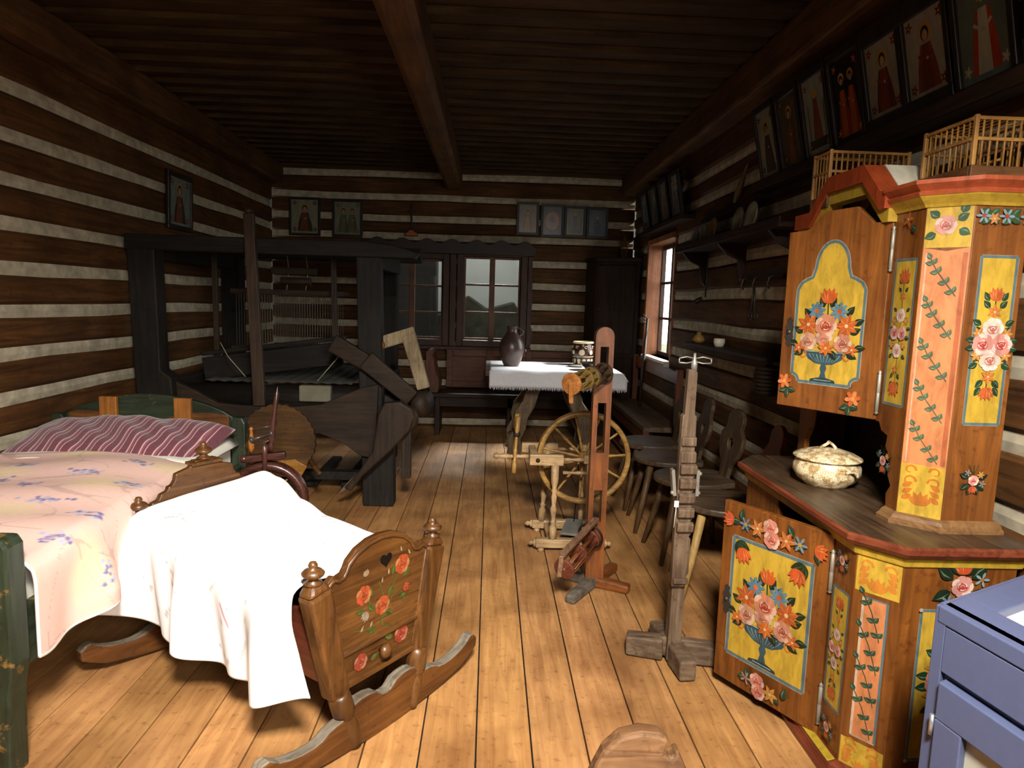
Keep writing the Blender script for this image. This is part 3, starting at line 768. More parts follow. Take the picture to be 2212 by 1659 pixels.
for i in range(nu+1):
    for j in range(nv+1):
        u, v = i/nu, j/nv; c = (.86, .86, .87)
        for cu, cv, r_ in ((.45, .55, .30), (.20, .35, .16), (.22, .75, .15), (.72, .5, .12)):
            d = abs(math.hypot(u-cu, (v-cv)*1.1)-r_)
            if d < .006 and (i+j) % 6 < 2: c = (.50, .48, .50)
        if .12 < u < .17 and ((.30 < v < .36) or (.62 < v < .66)) and (i*7+j*5) % 6 < 2: c = (.55, .38, .42)
        vc.append((*c, 1))
tag(mb.build('cradle_cloth', painted('white embroidered linen', .85, .03, 20, .1), None, solid=.006, vcol=vc), 'white embroidered cloth draped over the rocking cradle', 'cloth')
# ================================================================ painted cupboard on the right
red_w = {a: wood('red brown grained paint', '58300f', '86501e', a, .4, .8, .45) for a in 'xyz'}
oil = painted('folk oil paint', .42, .42, 22)
ctr_m = wood('worn dark counter', '2a1c12', '5a4632', 'y', .38, .8, .5)
edge_m = wood('red counter edge', '5a2414', '84442a', 'y', .4, .8, .5)
in_m = wood('dark cupboard inside', '20130a', '382212', 'z', .7)
ORA, YEL, RED, BLU = lin('b87448'), lin('b09030'), lin('843c1a'), lin('4f6468')
iron = plain('dark iron', '4a443e', .45, .7, .3)
silver = plain('worn pale hinge', '8c8578', .5, .5, .3)
cup = thing('painted_cupboard', 'tall cupboard painted with flowers in yellow panels, both doors standing open', 'cupboard', (1.3, 2.27, 0))

def off(poly, d):
    """offset an open/closed plan polygon outward (counter-clockwise)"""
    n = len(poly); out = []
    for i in range(n):
        p0, p1, p2 = (V3((*poly[(i+k) % n], 0)) for k in (-1, 0, 1))
        a = (p1-p0).normalized(); b = (p2-p1).normalized()
        n0 = V3((a.y, -a.x, 0)); n1 = V3((b.y, -b.x, 0)); m = (n0+n1)
        m = m/max(m.length_squared/2, .3); q = p1+m*d
        out.append((min(q.x, 1.51), q.y))
    return out
def stack(mb, poly, steps):
    """moulding: plan polygon grown by d at each height, (d,z) upward"""
    rings = [off(poly, d) for d, z in steps]; n = len(poly); vs = []
    for r, (d, z) in zip(rings, steps): vs += [(x, y, z) for x, y in r]
    fs = [(k*n+i, k*n+(i+1) % n, (k+1)*n+(i+1) % n, (k+1)*n+i) for k in range(len(steps)-1) for i in range(n)]
    fs += [tuple(range(n))[::-1], tuple(range((len(steps)-1)*n, len(steps)*n))]
    mb.add(vs, fs, False)
# plan (counter-clockwise seen from above): near cant, near end, wall, far end, far cant, front
LOW = [(1.088, 1.852), (1.168, 1.752), (1.49, 1.752), (1.49, 2.79), (1.168, 2.79), (1.088, 2.69)]
UPP = [(1.25, 1.945), (1.335, 1.862), (1.49, 1.862), (1.49, 2.70), (1.335, 2.70), (1.25, 2.615)]
CTZ = .77
# -------- lower body: boards around an open front
def board(lo, hi, name, m, par=cup, bev=.002): return MB().box(lo, hi).build(name, m, par, bevel=bev)
stk = MB(); stack(stk, LOW, [(.045, 0), (.045, .018), (.032, .026), (.03, .042), (.004, .05)]); stk.build('plinth', edge_m, cup)
mb = MB(); p = Paint(mb, (1.057, 1.83, .045), Yv, V3((.9, 0, .25)).normalized(), V3((-.25, 0, .9)).normalized(), .001)
p.poly([(.02, 0), (.85, 0), (.85, .024), (.02, .024)], 'c8a832'); mb.build('painted_band', oil, cup)
def cant_frame(P, z0):
    a, b = V3((*P[0], z0)), V3((*P[1], z0)); U = (b-a).normalized(); return a, U, V3((U.y, -U.x, 0)), (b-a).length
def vcol_prism(mb, poly, O, U, W, N, t, col): mb.col = col; mb.prism(poly, O, U, W, N, t)
# near end panel (towards the camera)
def end_panel(P, z0, z1, pan, motifs, name):
    y = P[1][1]; x0 = P[1][0]; w = 1.49-x0
    e = board((x0, y, z0), (1.49, y+.022, z1), name, red_w['z'])
    mb = MB(); p = Paint(mb, (x0, y, z0), X, Z, -Yv)
    u0, v0, u1, v1 = pan
    q = [(u0, v0), (u1, v0), (u1, v1), (u0, v1)]
    p.poly(q, YEL); p.up(); p.outline(q, .008, BLU, hi='9a8f78')
    motifs(p, w); mb.build('floral_painting', oil, e)
def low_end(p, w):
    p.column(.175, .315, .17, .46); p.spray(.165, .60, .17, 1)
    for u, v in ((.055, .075), (.055, .53)): p.ell(u, v, .006, .006, 0, 'c8b0a0')
end_panel(LOW, .05, .73, (.062, .075, .29, .525), low_end, 'end_panel')
def up_end(p, w):
    p.column(w*.56, .52, .115, .34); p.spray(w*.5, .125, .085, -1, 0)
    for u in (.04, .10): 
        for a in (2.4, .7, 3.9, -.6): p.leaf(u, .875, .032, .011, a, '35583a')
    p.up(2)
    for u in (.02, .085, .145): p.daisy(u, .875, .022, 6, '8fa9b4', 'c04a30')
    p.star(.05, .868, .018, 6, 'c8884a', 'e0b080')
end_panel(UPP, .80, 1.715, (.033, .29, .135, .765), up_end, 'end_panel')
# pilasters on the cants
def pilaster(P, z0, z1, kind):
    O, U, N, L = cant_frame(P, z0); H = z1-z0
    mb = MB(); mb.prism([(0, 0), (L, 0), (L, H), (0, H)], O, U, Z, -N, .02); e = mb.build('pilaster', red_w['z'], cup)
    mb = MB(); p = Paint(mb, O, U, Z, N)
    if kind == 'low':
        p.poly([(.004, .545), (L-.004, .545), (L-.004, .675), (.004, .675)], YEL); p.poly([(.004, 0), (L-.004, 0), (L-.004, .085), (.004, .085)], YEL)
        q = [(.03, .10), (L-.032, .10), (L-.032, .53), (.03, .53)]; p.poly(q, ORA); p.up()
        p.stroke([q[0], q[3]], .007, 'd8c0a8'); p.stroke([q[1], q[2]], .007, BLU); p.stroke([q[2], q[3]], .005, BLU); p.stroke([q[0], q[1]], .005, 'c0a890')
        p.scrolls(L/2, .61, L*.9, .13); p.scrolls(L/2, .04, L*.9, .09); p.up()
        for k in range(4):
            v = .125+k*.10; p.vine([(L-.045, v-.015), (L-.055, v+.02), (.055, v+.07), (.03, v+.115)][::1], 3, .023)
    else:
        p.poly([(.002, H-.125), (L-.002, H-.125), (L-.002, H), (.002, H)], YEL); p.poly([(.002, 0), (L-.002, 0), (L-.002, .155), (.002, .155)], YEL)
        p.poly([(.002, .155), (L-.002, .155), (L-.002, H-.125), (L*.5, H-.135), (.002, H-.125)], ORA); p.up()
        p.stroke([(.012, .16), (.012, H-.14)], .004, 'e0b898'); p.stroke([(L-.012, .16), (L-.012, H-.14)], .012, 'c06a40')
        p.scrolls(L/2, .09, L*.9, .13, 'cc7a2c')
        for a, u, v in ((2.5, .035, H-.04), (.6, .08, H-.05), (3.6, .03, H-.085), (-.5, .085, H-.075), (1.2, .09, H-.03)): p.leaf(u, v, .032, .012, a, '35583a')
        p.up(2); p.rose(.052, H-.062, .03, 'd89a8c', 'c06a5c', 'ecc8b8')
        for k in range(5):
            v = .165+k*.122; p.vine([(L-.025, v), (L-.05, v+.035), (.04, v+.075), (.025, v+.105)], 4, .021, '55684a', '98a888')
    mb.build('floral_painting', oil, e)
pilaster(LOW, .05, .73, 'low'); pilaster(UPP, .80, 1.715, 'up')
far = MB(); O, U, N, L = cant_frame([LOW[4], LOW[5]], .05); far.prism([(0, 0), (L, 0), (L, .68), (0, .68)], O, U, Z, -N, .02)
O, U, N, L = cant_frame([UPP[4], UPP[5]], .80); far.prism([(0, 0), (L, 0), (L, .915), (0, .915)], O, U, Z, -N, .02)
far.build_each('far_pilaster', red_w['z'], cup)
far = MB(); far.box((1.168, 2.77, .05), (1.49, 2.79, .73)); far.box((1.335, 2.68, .80), (1.49, 2.70, 1.715)); far.build_each('far_end_panel', red_w['z'], cup)
# front stiles with painted strip
def stile(x, y0, y1, z0, z1, pan, name, wav=None):
    outl = [(y0, z0), (y1, z0), (y1, z1), (y0, z1)] if not wav else [(y0, z0)]+wav+[(y1, z1), (y0, z1)]
    mb = MB(); mb.prism(outl, (x, 0, 0), Yv, Z, X, .02); e = mb.build(name, red_w['z'], cup)
    mb = MB(); p = Paint(mb, (x, 0, 0), -Yv, Z, -X)
    a, b, c, d = pan; q = [(-b, c), (-a, c), (-a, d), (-b, d)]; p.poly(q, YEL); p.up(); p.outline(q, .007, BLU, hi='8a8f80')
    um = -(a+b)/2; p.column(um, (c+d)/2, (b-a)*.78, (d-c)*.94)
    if wav: p.spray(um-.01, .94, .085, -1); p.star(um, 1.68, .026, 5, 'b8602c', 'd89050'); p.leaf(um+.02, 1.66, .03, .01, -.8)
    else: p.spray(um, .655, .08, -1); p.spray(um, .115, .085, -1)
    mb.build('floral_painting', oil, e)
stile(1.088, 1.852, 1.972, .05, .73, (1.87, 1.957, .185, .56), 'front_stile')
wav = [(2.00, .80), (2.005, .84), (1.985, .87), (2.005, .90), (2.0, .95), (2.03, .985), (2.025, 1.02), (2.06, 1.03), (2.075, 1.055), (2.095, 1.055)]
stile(1.25, 1.945, 2.092, .80, 1.715, (1.965, 2.065, 1.12, 1.56), 'front_stile', wav)
mb = MB(); mb.box((1.088, 2.39, .05), (1.108, 2.69, .73)); mb.box((1.088, 1.972, .715), (1.108, 2.39, .73))
mb.box((1.25, 2.46, 1.05), (1.27, 2.615, 1.715)); mb.prism([(2.46, 1.06), (2.49, 1.03), (2.52, 1.02), (2.53, .95), (2.56, .9), (2.56, .80), (2.615, .80), (2.615, 1.06)], (1.25, 0, 0), Yv, Z, X, .02)
mb.build_each('far_stile', red_w['z'], cup)
# inside: back, shelves, frieze
mb = MB(); mb.box((1.475, 1.775, .05), (1.49, 2.77, .73)); mb.box((1.475, 1.885, .80), (1.49, 2.68, 1.715)); mb.build_each('back_board', in_m, cup)
mb = MB(); mb.box((1.11, 1.9, .40), (1.474, 2.68, .418)); mb.box((1.272, 1.98, 1.055), (1.474, 2.66, 1.073)); mb.box((1.272, 1.98, 1.38), (1.474, 2.66, 1.395)); mb.build_each('shelf', in_m, cup)
# counter
mb = MB(); mb.mi = 1; stack(mb, LOW, [(.012, .728), (.030, .736), (.042, .750), (.042, .764), (.034, CTZ)]); mb.mi = 0
ct = mb.build('counter', [ctr_m, edge_m], cup)
me = ct.data
for pl in me.polygons: pl.material_index = 0 if abs(pl.normal.z) > .9 else 1
mb = MB(); mb.col = YEL; stack(mb, LOW, [(.002, .700), (.008, .705), (.014, .728)]); mb.build('yellow_moulding', oil, cup)
# foot moulding of the upper part (open at the niche)
mb = MB(); base = [UPP[5], UPP[0], UPP[1], UPP[2]]
for a, b in ((0, 1), (1, 2)):
    P0, P1 = V3((*base[a+0], 0)), V3((*base[a+1], 0))
near = [(1.27, 2.0), (1.25, 2.0), UPP[0], UPP[1], (1.49, 1.862), (1.49, 1.90), (1.345, 1.90), (1.27, 1.96)]
def nstack(steps):
    rings = [[near[0], (near[1][0]-d, near[1][1]), (UPP[0][0]-d, UPP[0][1]-d*.42), (UPP[1][0]-d*.42, UPP[1][1]-d), (1.505, near[4][1]-d)]+near[5:] for d, z in steps]
    n = len(near); vs = [(x, y, z) for r, (d, z) in zip(rings, steps) for x, y in r]
    fs = [(k*n+i, k*n+(i+1) % n, (k+1)*n+(i+1) % n, (k+1)*n+i) for k in range(len(steps)-1) for i in range(n)]
    return vs, fs+[tuple(range(n))[::-1], tuple(range((len(steps)-1)*n, len(steps)*n))]
mb = MB(); mb.add(*nstack([(.028, CTZ), (.028, .780), (.018, .786), (.012, .796), (.002, .802)]), sm=False); mb.build('foot_moulding', wood('dull brown moulding', '6a4a2a', '8c6a44', 'y', .45), cup, fix=True)
# crown: red over yellow, broken up into a pediment over the door
def crown_run(mb, pts, steps, col):
    """pts: plan points along the visible edge; steps (out, z)"""
    mb.col = col; n = len(pts); vs = []
    nrm = []
    for i in range(n):
        a = V3((*pts[max(i-1, 0)], 0)); b = V3((*pts[i], 0)); c = V3((*pts[min(i+1, n-1)], 0))
        d0 = (b-a).normalized() if i else (c-b).normalized(); d1 = (c-b).normalized() if i < n-1 else d0
        m = V3((d0.y, -d0.x, 0))+V3((d1.y, -d1.x, 0)); m = m/max(m.length_squared/2, .3); nrm.append(m)
    for o_, z in steps: vs += [V3((p[0], p[1], z))+m*o_ for p, m in zip(pts, nrm)]
    k = len(steps)
    fs = [(j*n+i, j*n+i+1, (j+1)*n+i+1, (j+1)*n+i) for j in range(k-1) for i in range(n-1)]
    for i in (0, n-1): fs.append(tuple(j*n+i for j in range(k)))
    for s0, s1 in ((0, k-1),): fs += [(s1*n+i, s0*n+i, s0*n+i+1, s1*n+i+1) for i in range(n-1)]
    mb.add(vs, fs, False)
run = [(1.25, 2.085), UPP[0], UPP[1], (1.51, 1.862)]
mb = MB()
crown_run(mb, run, [(-.04, 1.704), (.005, 1.704), (.010, 1.712), (.028, 1.730), (.032, 1.735), (-.04, 1.735)], YEL)
crown_run(mb, run, [(-.04, 1.735), (.034, 1.735), (.038, 1.743), (.032, 1.748), (.040, 1.755), (.052, 1.765), (.052, 1.776), (-.04, 1.776)], lin('a04c2c'))
cw = mb.build('crown', oil, cup, fix=True)
mb = MB(); ped = [(2.085, 1.776), (2.115, 1.776), (2.225, 1.878), (2.46, 1.878), (2.585, 1.770), (2.70, 1.770)]
def band(mb, path, dz0, dz1, x0, x1, col):
    mb.col = col; n = len(path)
    for (a, za), (b, zb) in zip(path, path[1:]):
        mb.add([(x, y, z+d) for x in (x0, x1) for (y, z) in ((a, za), (b, zb)) for d in (dz0, dz1)],
               [(0,1,3,2), (4,6,7,5), (1,5,7,3), (0,2,6,4), (0,4,5,1), (2,3,7,6)], False)
band(mb, ped, -.055, 0, 1.205, 1.275, lin('96401f')); band(mb, ped, -.095, -.055, 1.22, 1.27, YEL)
mb.build('pediment', oil, cup, fix=True)
mb = MB(); band(mb, ped[1:5], -.012, .003, 1.2755, 1.40, lin('c4bda8')); mb.build('pediment_roof', painted('bare pale board', .8, .2, 12, .1), cup, fix=True)
mb = MB(); mb.prism([(2.08, 1.66), (2.60, 1.66), (2.6, 1.72), (2.465, 1.84), (2.195, 1.84), (2.08, 1.72)], (1.30, 0, 0), Yv, Z, X, .015)
fz = mb.build('frieze_board', in_m, cup); mb = MB(); p = Paint(mb, (1.30, 0, 0), -Yv, Z, -X)
for k in range(4): p.leaf(-2.3-.02*k, 1.77, .04, .014, 1+k, '2c3a24'); 
p.up(2); p.rose(-2.30, 1.775, .03, '7a3a34', '5a2420', '94605c'); p.rose(-2.37, 1.78, .028, '7a3a34', '5a2420', '94605c'); mb.build('floral_painting', oil, fz)
mb = MB(); mb.prism([(1.275, 1.97), (1.355, 1.89), (1.47, 1.89), (1.47, 2.67), (1.275, 2.67)], (0, 0, 1.69), X, Yv, Z, .02); mb.build('top_board', in_m, cup)

# -------- doors (own hinge frames)
def door_frame(hx, hy, ex, ey): 
    O = V3((hx, hy, 0)); U = (V3((ex, ey, 0))-O); L = U.length; U.normalize(); return O, U, V3((U.y, -U.x, 0)), L
def lock(mb, u, v, O, U, N, s=1.0):
    outl = [(0, .055), (.012, .045), (.008, .032), (.018, .018), (.010, 0), (.018, -.018), (.008, -.032), (.012, -.045), (0, -.055)]
    outl = [(x*s, y*s) for x, y in outl]+[(-x*s, y*s) for x, y in outl[-2:0:-1]]
    mb.prism([(u+x, v+y) for x, y in outl], O, U, Z, N, .003)
    c = O+U*u+Z*v+N*.003; mb.lathe([(.009, 0), (.009, .004), (.004, .007), (0, .008)], c, N, 10)
    mb.box((-.0025, -.0, -.012), (.0025, .006, 0), Matrix.Translation(c-Z*.004))
# lower door: outside face looks back towards the camera
O, U, N, L = door_frame(1.083, 1.972, .868, 2.336); 
if N.dot(V3((0, -1, 0))) < 0: N = -N
Z0, Z1 = .047, .713; DL = MB()
DL.prism([(0, Z0), (L, Z0), (L, Z1), (0, Z1)], O, U, Z, -N, .024); d = DL.build('door', red_w['z'], cup, bevel=.003)
mb = MB(); p = Paint(mb, O, U, Z, N)
R = lambda u: L-u        # painted as seen: u counts from the free edge
q = [(R(.052), Z0+.115), (R(L-.058), Z0+.115), (R(L-.058), Z1-.125), (R(.052), Z1-.125)]
p = Paint(mb, O+U*L, -U, Z, N)
q = [(.052, Z0+.112), (L-.062, Z0+.112), (L-.062, Z1-.122), (.052, Z1-.122)]
p.poly(q, YEL); p.up(); p.outline(q, .012, BLU, hi='a89a88')
uc = .052+(L-.114)/2
p.urn(uc-.005, Z0+.255, .19, .135); p.up(3); p.bouquet(uc-.005, Z0+.245, .235, .225)
for s_, uu in ((1, .075), (-1, L-.085)):
    for a in (-.4, -1.0, -1.6): p.leaf(uu, Z1-.128, .055, .013, a if s_ > 0 else PI-a, '24361f', '4a5c34')
    p.up(2); p.tulip(uu+s_*.018, Z1-.150, .06, -PI/2+s_*.25, 'd8602c', 'f0965a')
v = Z1-.062
for k in range(9): p.leaf(uc+(k-4)*.042, v+.012*math.sin(k*2.3), .045, .013, k*1.4, '2c4430')
p.up(2); p.tulip(uc-.155, v, .05, PI, 'cc5c34', 'e89060'); p.tulip(uc+.16, v-.005, .05, 0, 'd8642c', 'f0a060')
p.daisy(uc-.105, v, .026, 6, '7088a0', 'd8a030'); p.daisy(uc+.108, v-.004, .028, 6, '7c98a8', 'd8a030')
p.star(uc-.055, v, .034, 6, 'c87a3c', 'ecb478'); p.star(uc+.058, v-.008, .036, 6, 'd07438', 'f0b070'); p.rose(uc-.004, v+.018, .032, 'dc947c', 'c4604c', 'f0c4b0'); p.rose(uc+.004, v-.022, .034, 'd88c74', 'c05844', 'f0c4b0')
v = Z0+.055
for k in range(5): p.leaf(uc+(k-2)*.045, v, .045, .013, k*1.9, '2c4430')
p.up(2); p.rose(uc-.01, v+.012, .032, 'd8907c', 'bc5040', 'ecc0b0'); p.rose(uc-.002, v-.022, .03, 'd88872', 'bc5040', 'ecc0b0'); p.star(uc+.045, v-.006, .032, 6, 'c88a3a', 'e8b870'); p.daisy(uc-.055, v+.004, .024, 5, 'a8887c', 'c06a50')
mb.build('floral_painting', oil, d)
mb = MB(); lock(mb, L-.038, Z0+.305, O, U, N, 1.0); mb.build('lock_plate', iron, d, fix=True)
for zz in (.16, .60):
    mb = MB(); c = V3((1.080, 1.966, zz-.06)); mb.lathe([(.0, -.014), (.008, -.008), (.004, -.002), (.0065, 0), (.0065, .055), (.0055, .057), (.0065, .059), (.0065, .115), (.004, .117), (.008, .123), (0, .13)], c, Z, 10); mb.build('hinge', silver, d)
# upper door, shaped top
O, U, N, L = door_frame(1.244, 2.090, 1.052, 2.392)
if N.dot(V3((0, -1, 0))) < 0: N = -N
z0, z1 = 1.058, 1.672
mb = MB(); mb.prism([(0, z0), (L, z0), (L, z1), (L*.81, z1+.004), (L*.63, z1+.062), (L*.33, z1+.068), (L*.17, z1+.012), (0, z1+.012)], O, U, Z, -N, .024); d = mb.build('door', red_w['z'], cup, bevel=.003)
mb = MB(); p = Paint(mb, O+U*L, -U, Z, N)
a0, a1, b0, b1 = .052, L-.068, z0+.095, z1-.20
w = a1-a0; am = (a0+a1)/2
q = [(a0+.026, b0), (a1-.028, b0)]+arc(a1, b0+.002, .028, PI, PI/2, 4)[1:]+[(a1, b1), (a1-.012, b1+.022), (a1-.032, b1+.034), (a1-.052, b1+.042), (a1-.058, b1+.062)]
q += [(am+(w*.5-.062)*math.cos(t), b1+.075+.085*math.sin(t)) for t in (PI*i/12 for i in range(13))]
q += [(a0+.058, b1+.062), (a0+.052, b1+.042), (a0+.032, b1+.034), (a0+.012, b1+.022), (a0, b1), (a0, b0+.028)]+arc(a0, b0, .026, PI/2, 0, 4)[1:-1]
p.poly(q, YEL); p.up(); p.outline(q, .010, BLU, hi='b0a690')
p.urn(am-.003, z0+.205, .155, .105); p.up(3); p.bouquet(am-.003, z0+.20, .20, .215)
for u, v, s_ in ((.03, z0+.09, 1), (L-.075, z0+.058, -1)):
    for k in (0, 1.4, -1.2): p.leaf(u+s_*.012, v-.025, .034, .010, -PI/2+k, '2c4430')
    p.up(2); p.daisy(u, v, .027, 6, 'd86a34', 'e8a050', .2, .5, 'e08850')
mb.build('floral_painting', oil, d)
mb = MB(); lock(mb, L-.03, z0+.265, O, U, N, .95); mb.build('lock_plate', iron, d, fix=True)
for zz in (1.15, 1.60):
    mb = MB(); c = V3((1.241, 2.082, zz-.06)); mb.lathe([(.0, -.014), (.007, -.008), (.004, -.002), (.006, 0), (.006, .055), (.005, .057), (.006, .059), (.006, .115), (.004, .117), (.007, .123), (0, .13)], c, Z, 10); mb.build('hinge', silver, d)

# -------- tureen on the counter
tur_m, nt, b = new_mat('speckled cream glaze')
vn = nd(nt, 'ShaderNodeTexVoronoi'); vn.feature = 'DISTANCE_TO_EDGE'; vn.inputs['Scale'].default_value = 130; nz = noise(nt, mapping(nt, (1, 1, 1)), 40, 5)
nt.links.new(mapping(nt, (1, 1, 1)), vn.inputs['Vector'])
r1 = ramp(nt, vn.outputs['Distance'], [(0, lin('7a5c38')), (.09, lin('e6d6b0'))]); r2 = ramp(nt, nz.outputs[0], [(.42, lin('a88c5c')), (.58, (1, 1, 1, 1))])
nt.links.new(mul(nt, r1.outputs[0], r2.outputs[0], .8), b.inputs['Base Color']); b.inputs['Roughness'].default_value = .3
tu = thing('tureen', 'speckled cream lidded tureen standing on the counter of the painted cupboard', 'tureen', (1.245, 2.365, CTZ+.001))
mb = MB(); mb.lathe([(.0, 0), (.074, 0), (.078, .006), (.100, .022), (.116, .048), (.115, .072), (.105, .090), (.104, .096), (0, .096)], (0, 0, 0), Z, 40); mb.build('bowl', tur_m, tu, world=False)
mb = MB(); mb.lathe([(.0, .0965), (.112, .0965), (.118, .100), (.116, .105), (.09, .118), (.05, .130), (.02, .134), (0, .135)], (0, 0, 0), Z, 40); lid = mb.build('lid', tur_m, tu, world=False)
mb = MB(); mb.tube([(-.026+.052*i/10, .01*math.cos(i), .130+.026*math.sin(PI*i/10)) for i in range(11)], .0055, 8); mb.build('lid_handle', tur_m, lid, world=False)
for a in (-1.25, -1.25+PI):
    mb = MB(); c, s_ = math.cos(a), math.sin(a); mb.tube([(c*(.108+.028*math.sin(PI*i/10))-s_*lerp(-.024, .024, i/10), s_*(.108+.028*math.sin(PI*i/10))+c*lerp(-.024, .024, i/10), .066+.01*math.sin(PI*i/5)) for i in range(11)], .006, 8); mb.build('side_handle', tur_m, tu, world=False)

# -------- wooden bird cages on top
cage_m = {a: wood('honey stick wood', '7c5222', 'b98a48', a, .5, 1.5) for a in 'xyz'}
def cage(label, x0, x1, y0, y1, z0, h, bars_x, bars_y, name='bird_cage', group=None):
    t = thing(name, label, 'bird cage', ((x0+x1)/2, (y0+y1)/2, z0), 0, group)
    mb = MB(); mb.box((x0, y0, z0), (x1, y1, z0+.008))
    for a in (y0, y1-.012): mb.box((x0, a, z0+.008), (x1, a+.012, z0+.042))
    for a in (x0, x1-.012): mb.box((a, y0+.012, z0+.008), (a+.012, y1-.012, z0+.042))
    mb.build_each('tray_board', wood('dull brown tray', '4c3018', '6e4a28', 'x', .5), t, bevel=.002)
    mb = MB()
    for x in (x0, x1-.012):
        for y in (y0, y1-.012): mb.box((x, y, z0+.042), (x+.012, y+.012, z0+h))
    mb.build_each('corner_post', cage_m['z'], t, bevel=.002)
    mb = MB()
    for zz in (z0+h-.010, z0+.042+(h-.042)*.52):
        for y in (y0, y1-.010): mb.box((x0+.012, y, zz-.004), (x1-.012, y+.010, zz+.006))
        for x in (x0, x1-.010): mb.box((x, y0+.012, zz-.004), (x+.010, y1-.012, zz+.006))
    for k in range(1, bars_x): 
        x = lerp(x0, x1, k/bars_x); mb.box((x-.002, y0+.012, z0+h-.008), (x+.002, y1-.012, z0+h-.004))
    mb.build_each('rail', cage_m['x'], t, bevel=.0015)
    mb = MB()
    for k in range(1, bars_x):
        for y in (y0+.005, y1-.005): x = lerp(x0+.006, x1-.006, k/bars_x); mb.tube([(x, y, z0+.04), (x, y, z0+h-.01)], .0034, 6)
    for k in range(1, bars_y):
        for x in (x0+.005, x1-.005): y = lerp(y0+.006, y1-.006, k/bars_y); mb.tube([(x, y, z0+.04), (x, y, z0+h-.01)], .0028, 6)
    mb.build_each('bar', cage_m['z'], t)
    mb = MB(); mb.tube([((x0+x1)/2, y0+.01, z0+h*.35), ((x0+x1)/2, y1-.01, z0+h*.35)], .004, 6); mb.build('perch', cage_m['y'], t)
    return t
cage('honey coloured stick bird cage on the near end of the painted cupboard', 1.335, 1.518, 1.90, 2.13, 1.777, .18, 8, 9)
cage('darker bird cage behind the pediment of the painted cupboard', 1.212, 1.512, 2.47, 2.60, 1.777, .205, 14, 5)
# ================================================================ table by the windows
oak = {a: wood('weathered grey brown oak', '3a2a1c', '6a5640', a, .6, .8, .25) for a in 'xyz'}
TX0, TX1, TY0, TY1, TZ = .0, 1.16, 5.62, 6.62, .815
tb = thing('table', 'trestle table under the back window with a fringed white cloth on it', 'table', (.58, 6.1, 0))
mb = MB(); mb.box((TX0-.03, TY0+.01, TZ-.045), (TX1, TY1, TZ)); mb.build('table_top', oak['x'], tb, bevel=.006)
mb = MB()
mb.box((.16, TY0+.25, TZ-.12), (1.02, TY0+.28, TZ-.046)); mb.box((.16, TY1-.28, TZ-.12), (1.02, TY1-.25, TZ-.046))
mb.build_each('apron', oak['x'], tb, bevel=.004)
lgm = wood('grey trestle board', '5a4a38', '8c7a60', 'z', .6, 1, .2)
for y in (5.93, 6.42):
    for sg in (1, -1):
        c = lambda pts: [(.58-sg*(.58-x), z) for x, z in pts]
        outl = c([(.17, .0), (.30, .0), (.315, .08), (.30, .17), (.345, .26), (.36, .36), (.42, .47), (.455, .60), (.52, .69), (.53, .77), (.36, .77), (.37, .70), (.335, .62), (.31, .52), (.25, .44), (.225, .33), (.235, .26), (.18, .16), (.19, .08)])
        mb = MB(); mb.prism(outl, (0, y, 0), X, Z, Yv, .045); mb.build('trestle_leg', lgm, tb, bevel=.010)
for x in (.28, .88): mb = MB(); mb.box((x-.03, 5.975, .28), (x+.03, 6.42, .32)); mb.build('stretcher', oak['y'], tb, bevel=.004)
# fringed tablecloth
tc = plain('white damask', 'e6e6ea', .8, 0, .05, 30, .2)
cl = thing('tablecloth', 'white tablecloth with a fringed hem lying on the trestle table', 'tablecloth', (.58, 5.9, TZ))
mb = MB()
def tcl(u, v):
    x = lerp(.005, 1.175, u); y0, y1 = TY0+.0, TY1-.06
    L_ = (y1-y0)+.135; s = v*L_
    if s < .02: pass
    if s < .135: y, z = y0-.006-.006*math.sin(x*21), TZ+.004-(.135-s)
    else: y, z = y0-.006+(s-.135), TZ+.004+.0015*math.sin(x*19+s*11)
    if u > .97 and s > .1: z -= (u-.97)*1.6
    return V3((x, y, z))
mb.grid(tcl, 60, 60); mb.build('cloth', tc, cl, solid=.003)
rn = random.Random(3); mb = MB()
for k in range(170):
    x = lerp(.008, 1.172, k/169); l = rn.uniform(.012, .032); dx = rn.uniform(-.006, .006)
    mb.tube([(x, TY0-.007, TZ-.130), (x+dx*.6, TY0-.009, TZ-.130-l*.6), (x+dx, TY0-.008, TZ-.130-l)], [.0022, .002, .0008], 5, False)
for k in range(60):
    y = lerp(TY0+.02, TY1-.08, k/59); l = rn.uniform(.012, .03)
    mb.tube([(1.176, y, TZ-.044), (1.184+rn.uniform(0, .012), y+rn.uniform(-.006, .006), TZ-.046-l)], [.0022, .001], 5, False)
f = mb.build('fringe', tc, cl); f['kind'] = 'stuff'
# jug
jug_m = plain('brown salt glaze', '4a3830', .32, 0, .35, 14, .55)
jg = thing('stoneware_jug', 'tall brown stoneware jug on the left end of the white tablecloth', 'jug', (.20, 6.05, TZ+.007))
mb = MB(); mb.lathe([(0, 0), (.066, 0), (.07, .01), (.092, .06), (.112, .13), (.115, .17), (.104, .22), (.078, .265), (.052, .295), (.044, .315), (.046, .345), (.050, .352), (.050, .36), (.042, .36), (.040, .33), (.0, .32)], (0, 0, 0), Z, 36)
mb.build('body', jug_m, jg, world=False)
mb = MB(); mb.tube([(.045+.048*math.sin(PI*i/10)+.012*i/10, 0, .352-.085*i/10) for i in range(11)], .008, 8); mb.build('handle', jug_m, jg, world=False)
mb = MB(); mb.tube([(.112, 0, .155), (.125, 0, .150), (.132, 0, .135)], .006, 8); mb.build('lug', jug_m, jg, world=False)
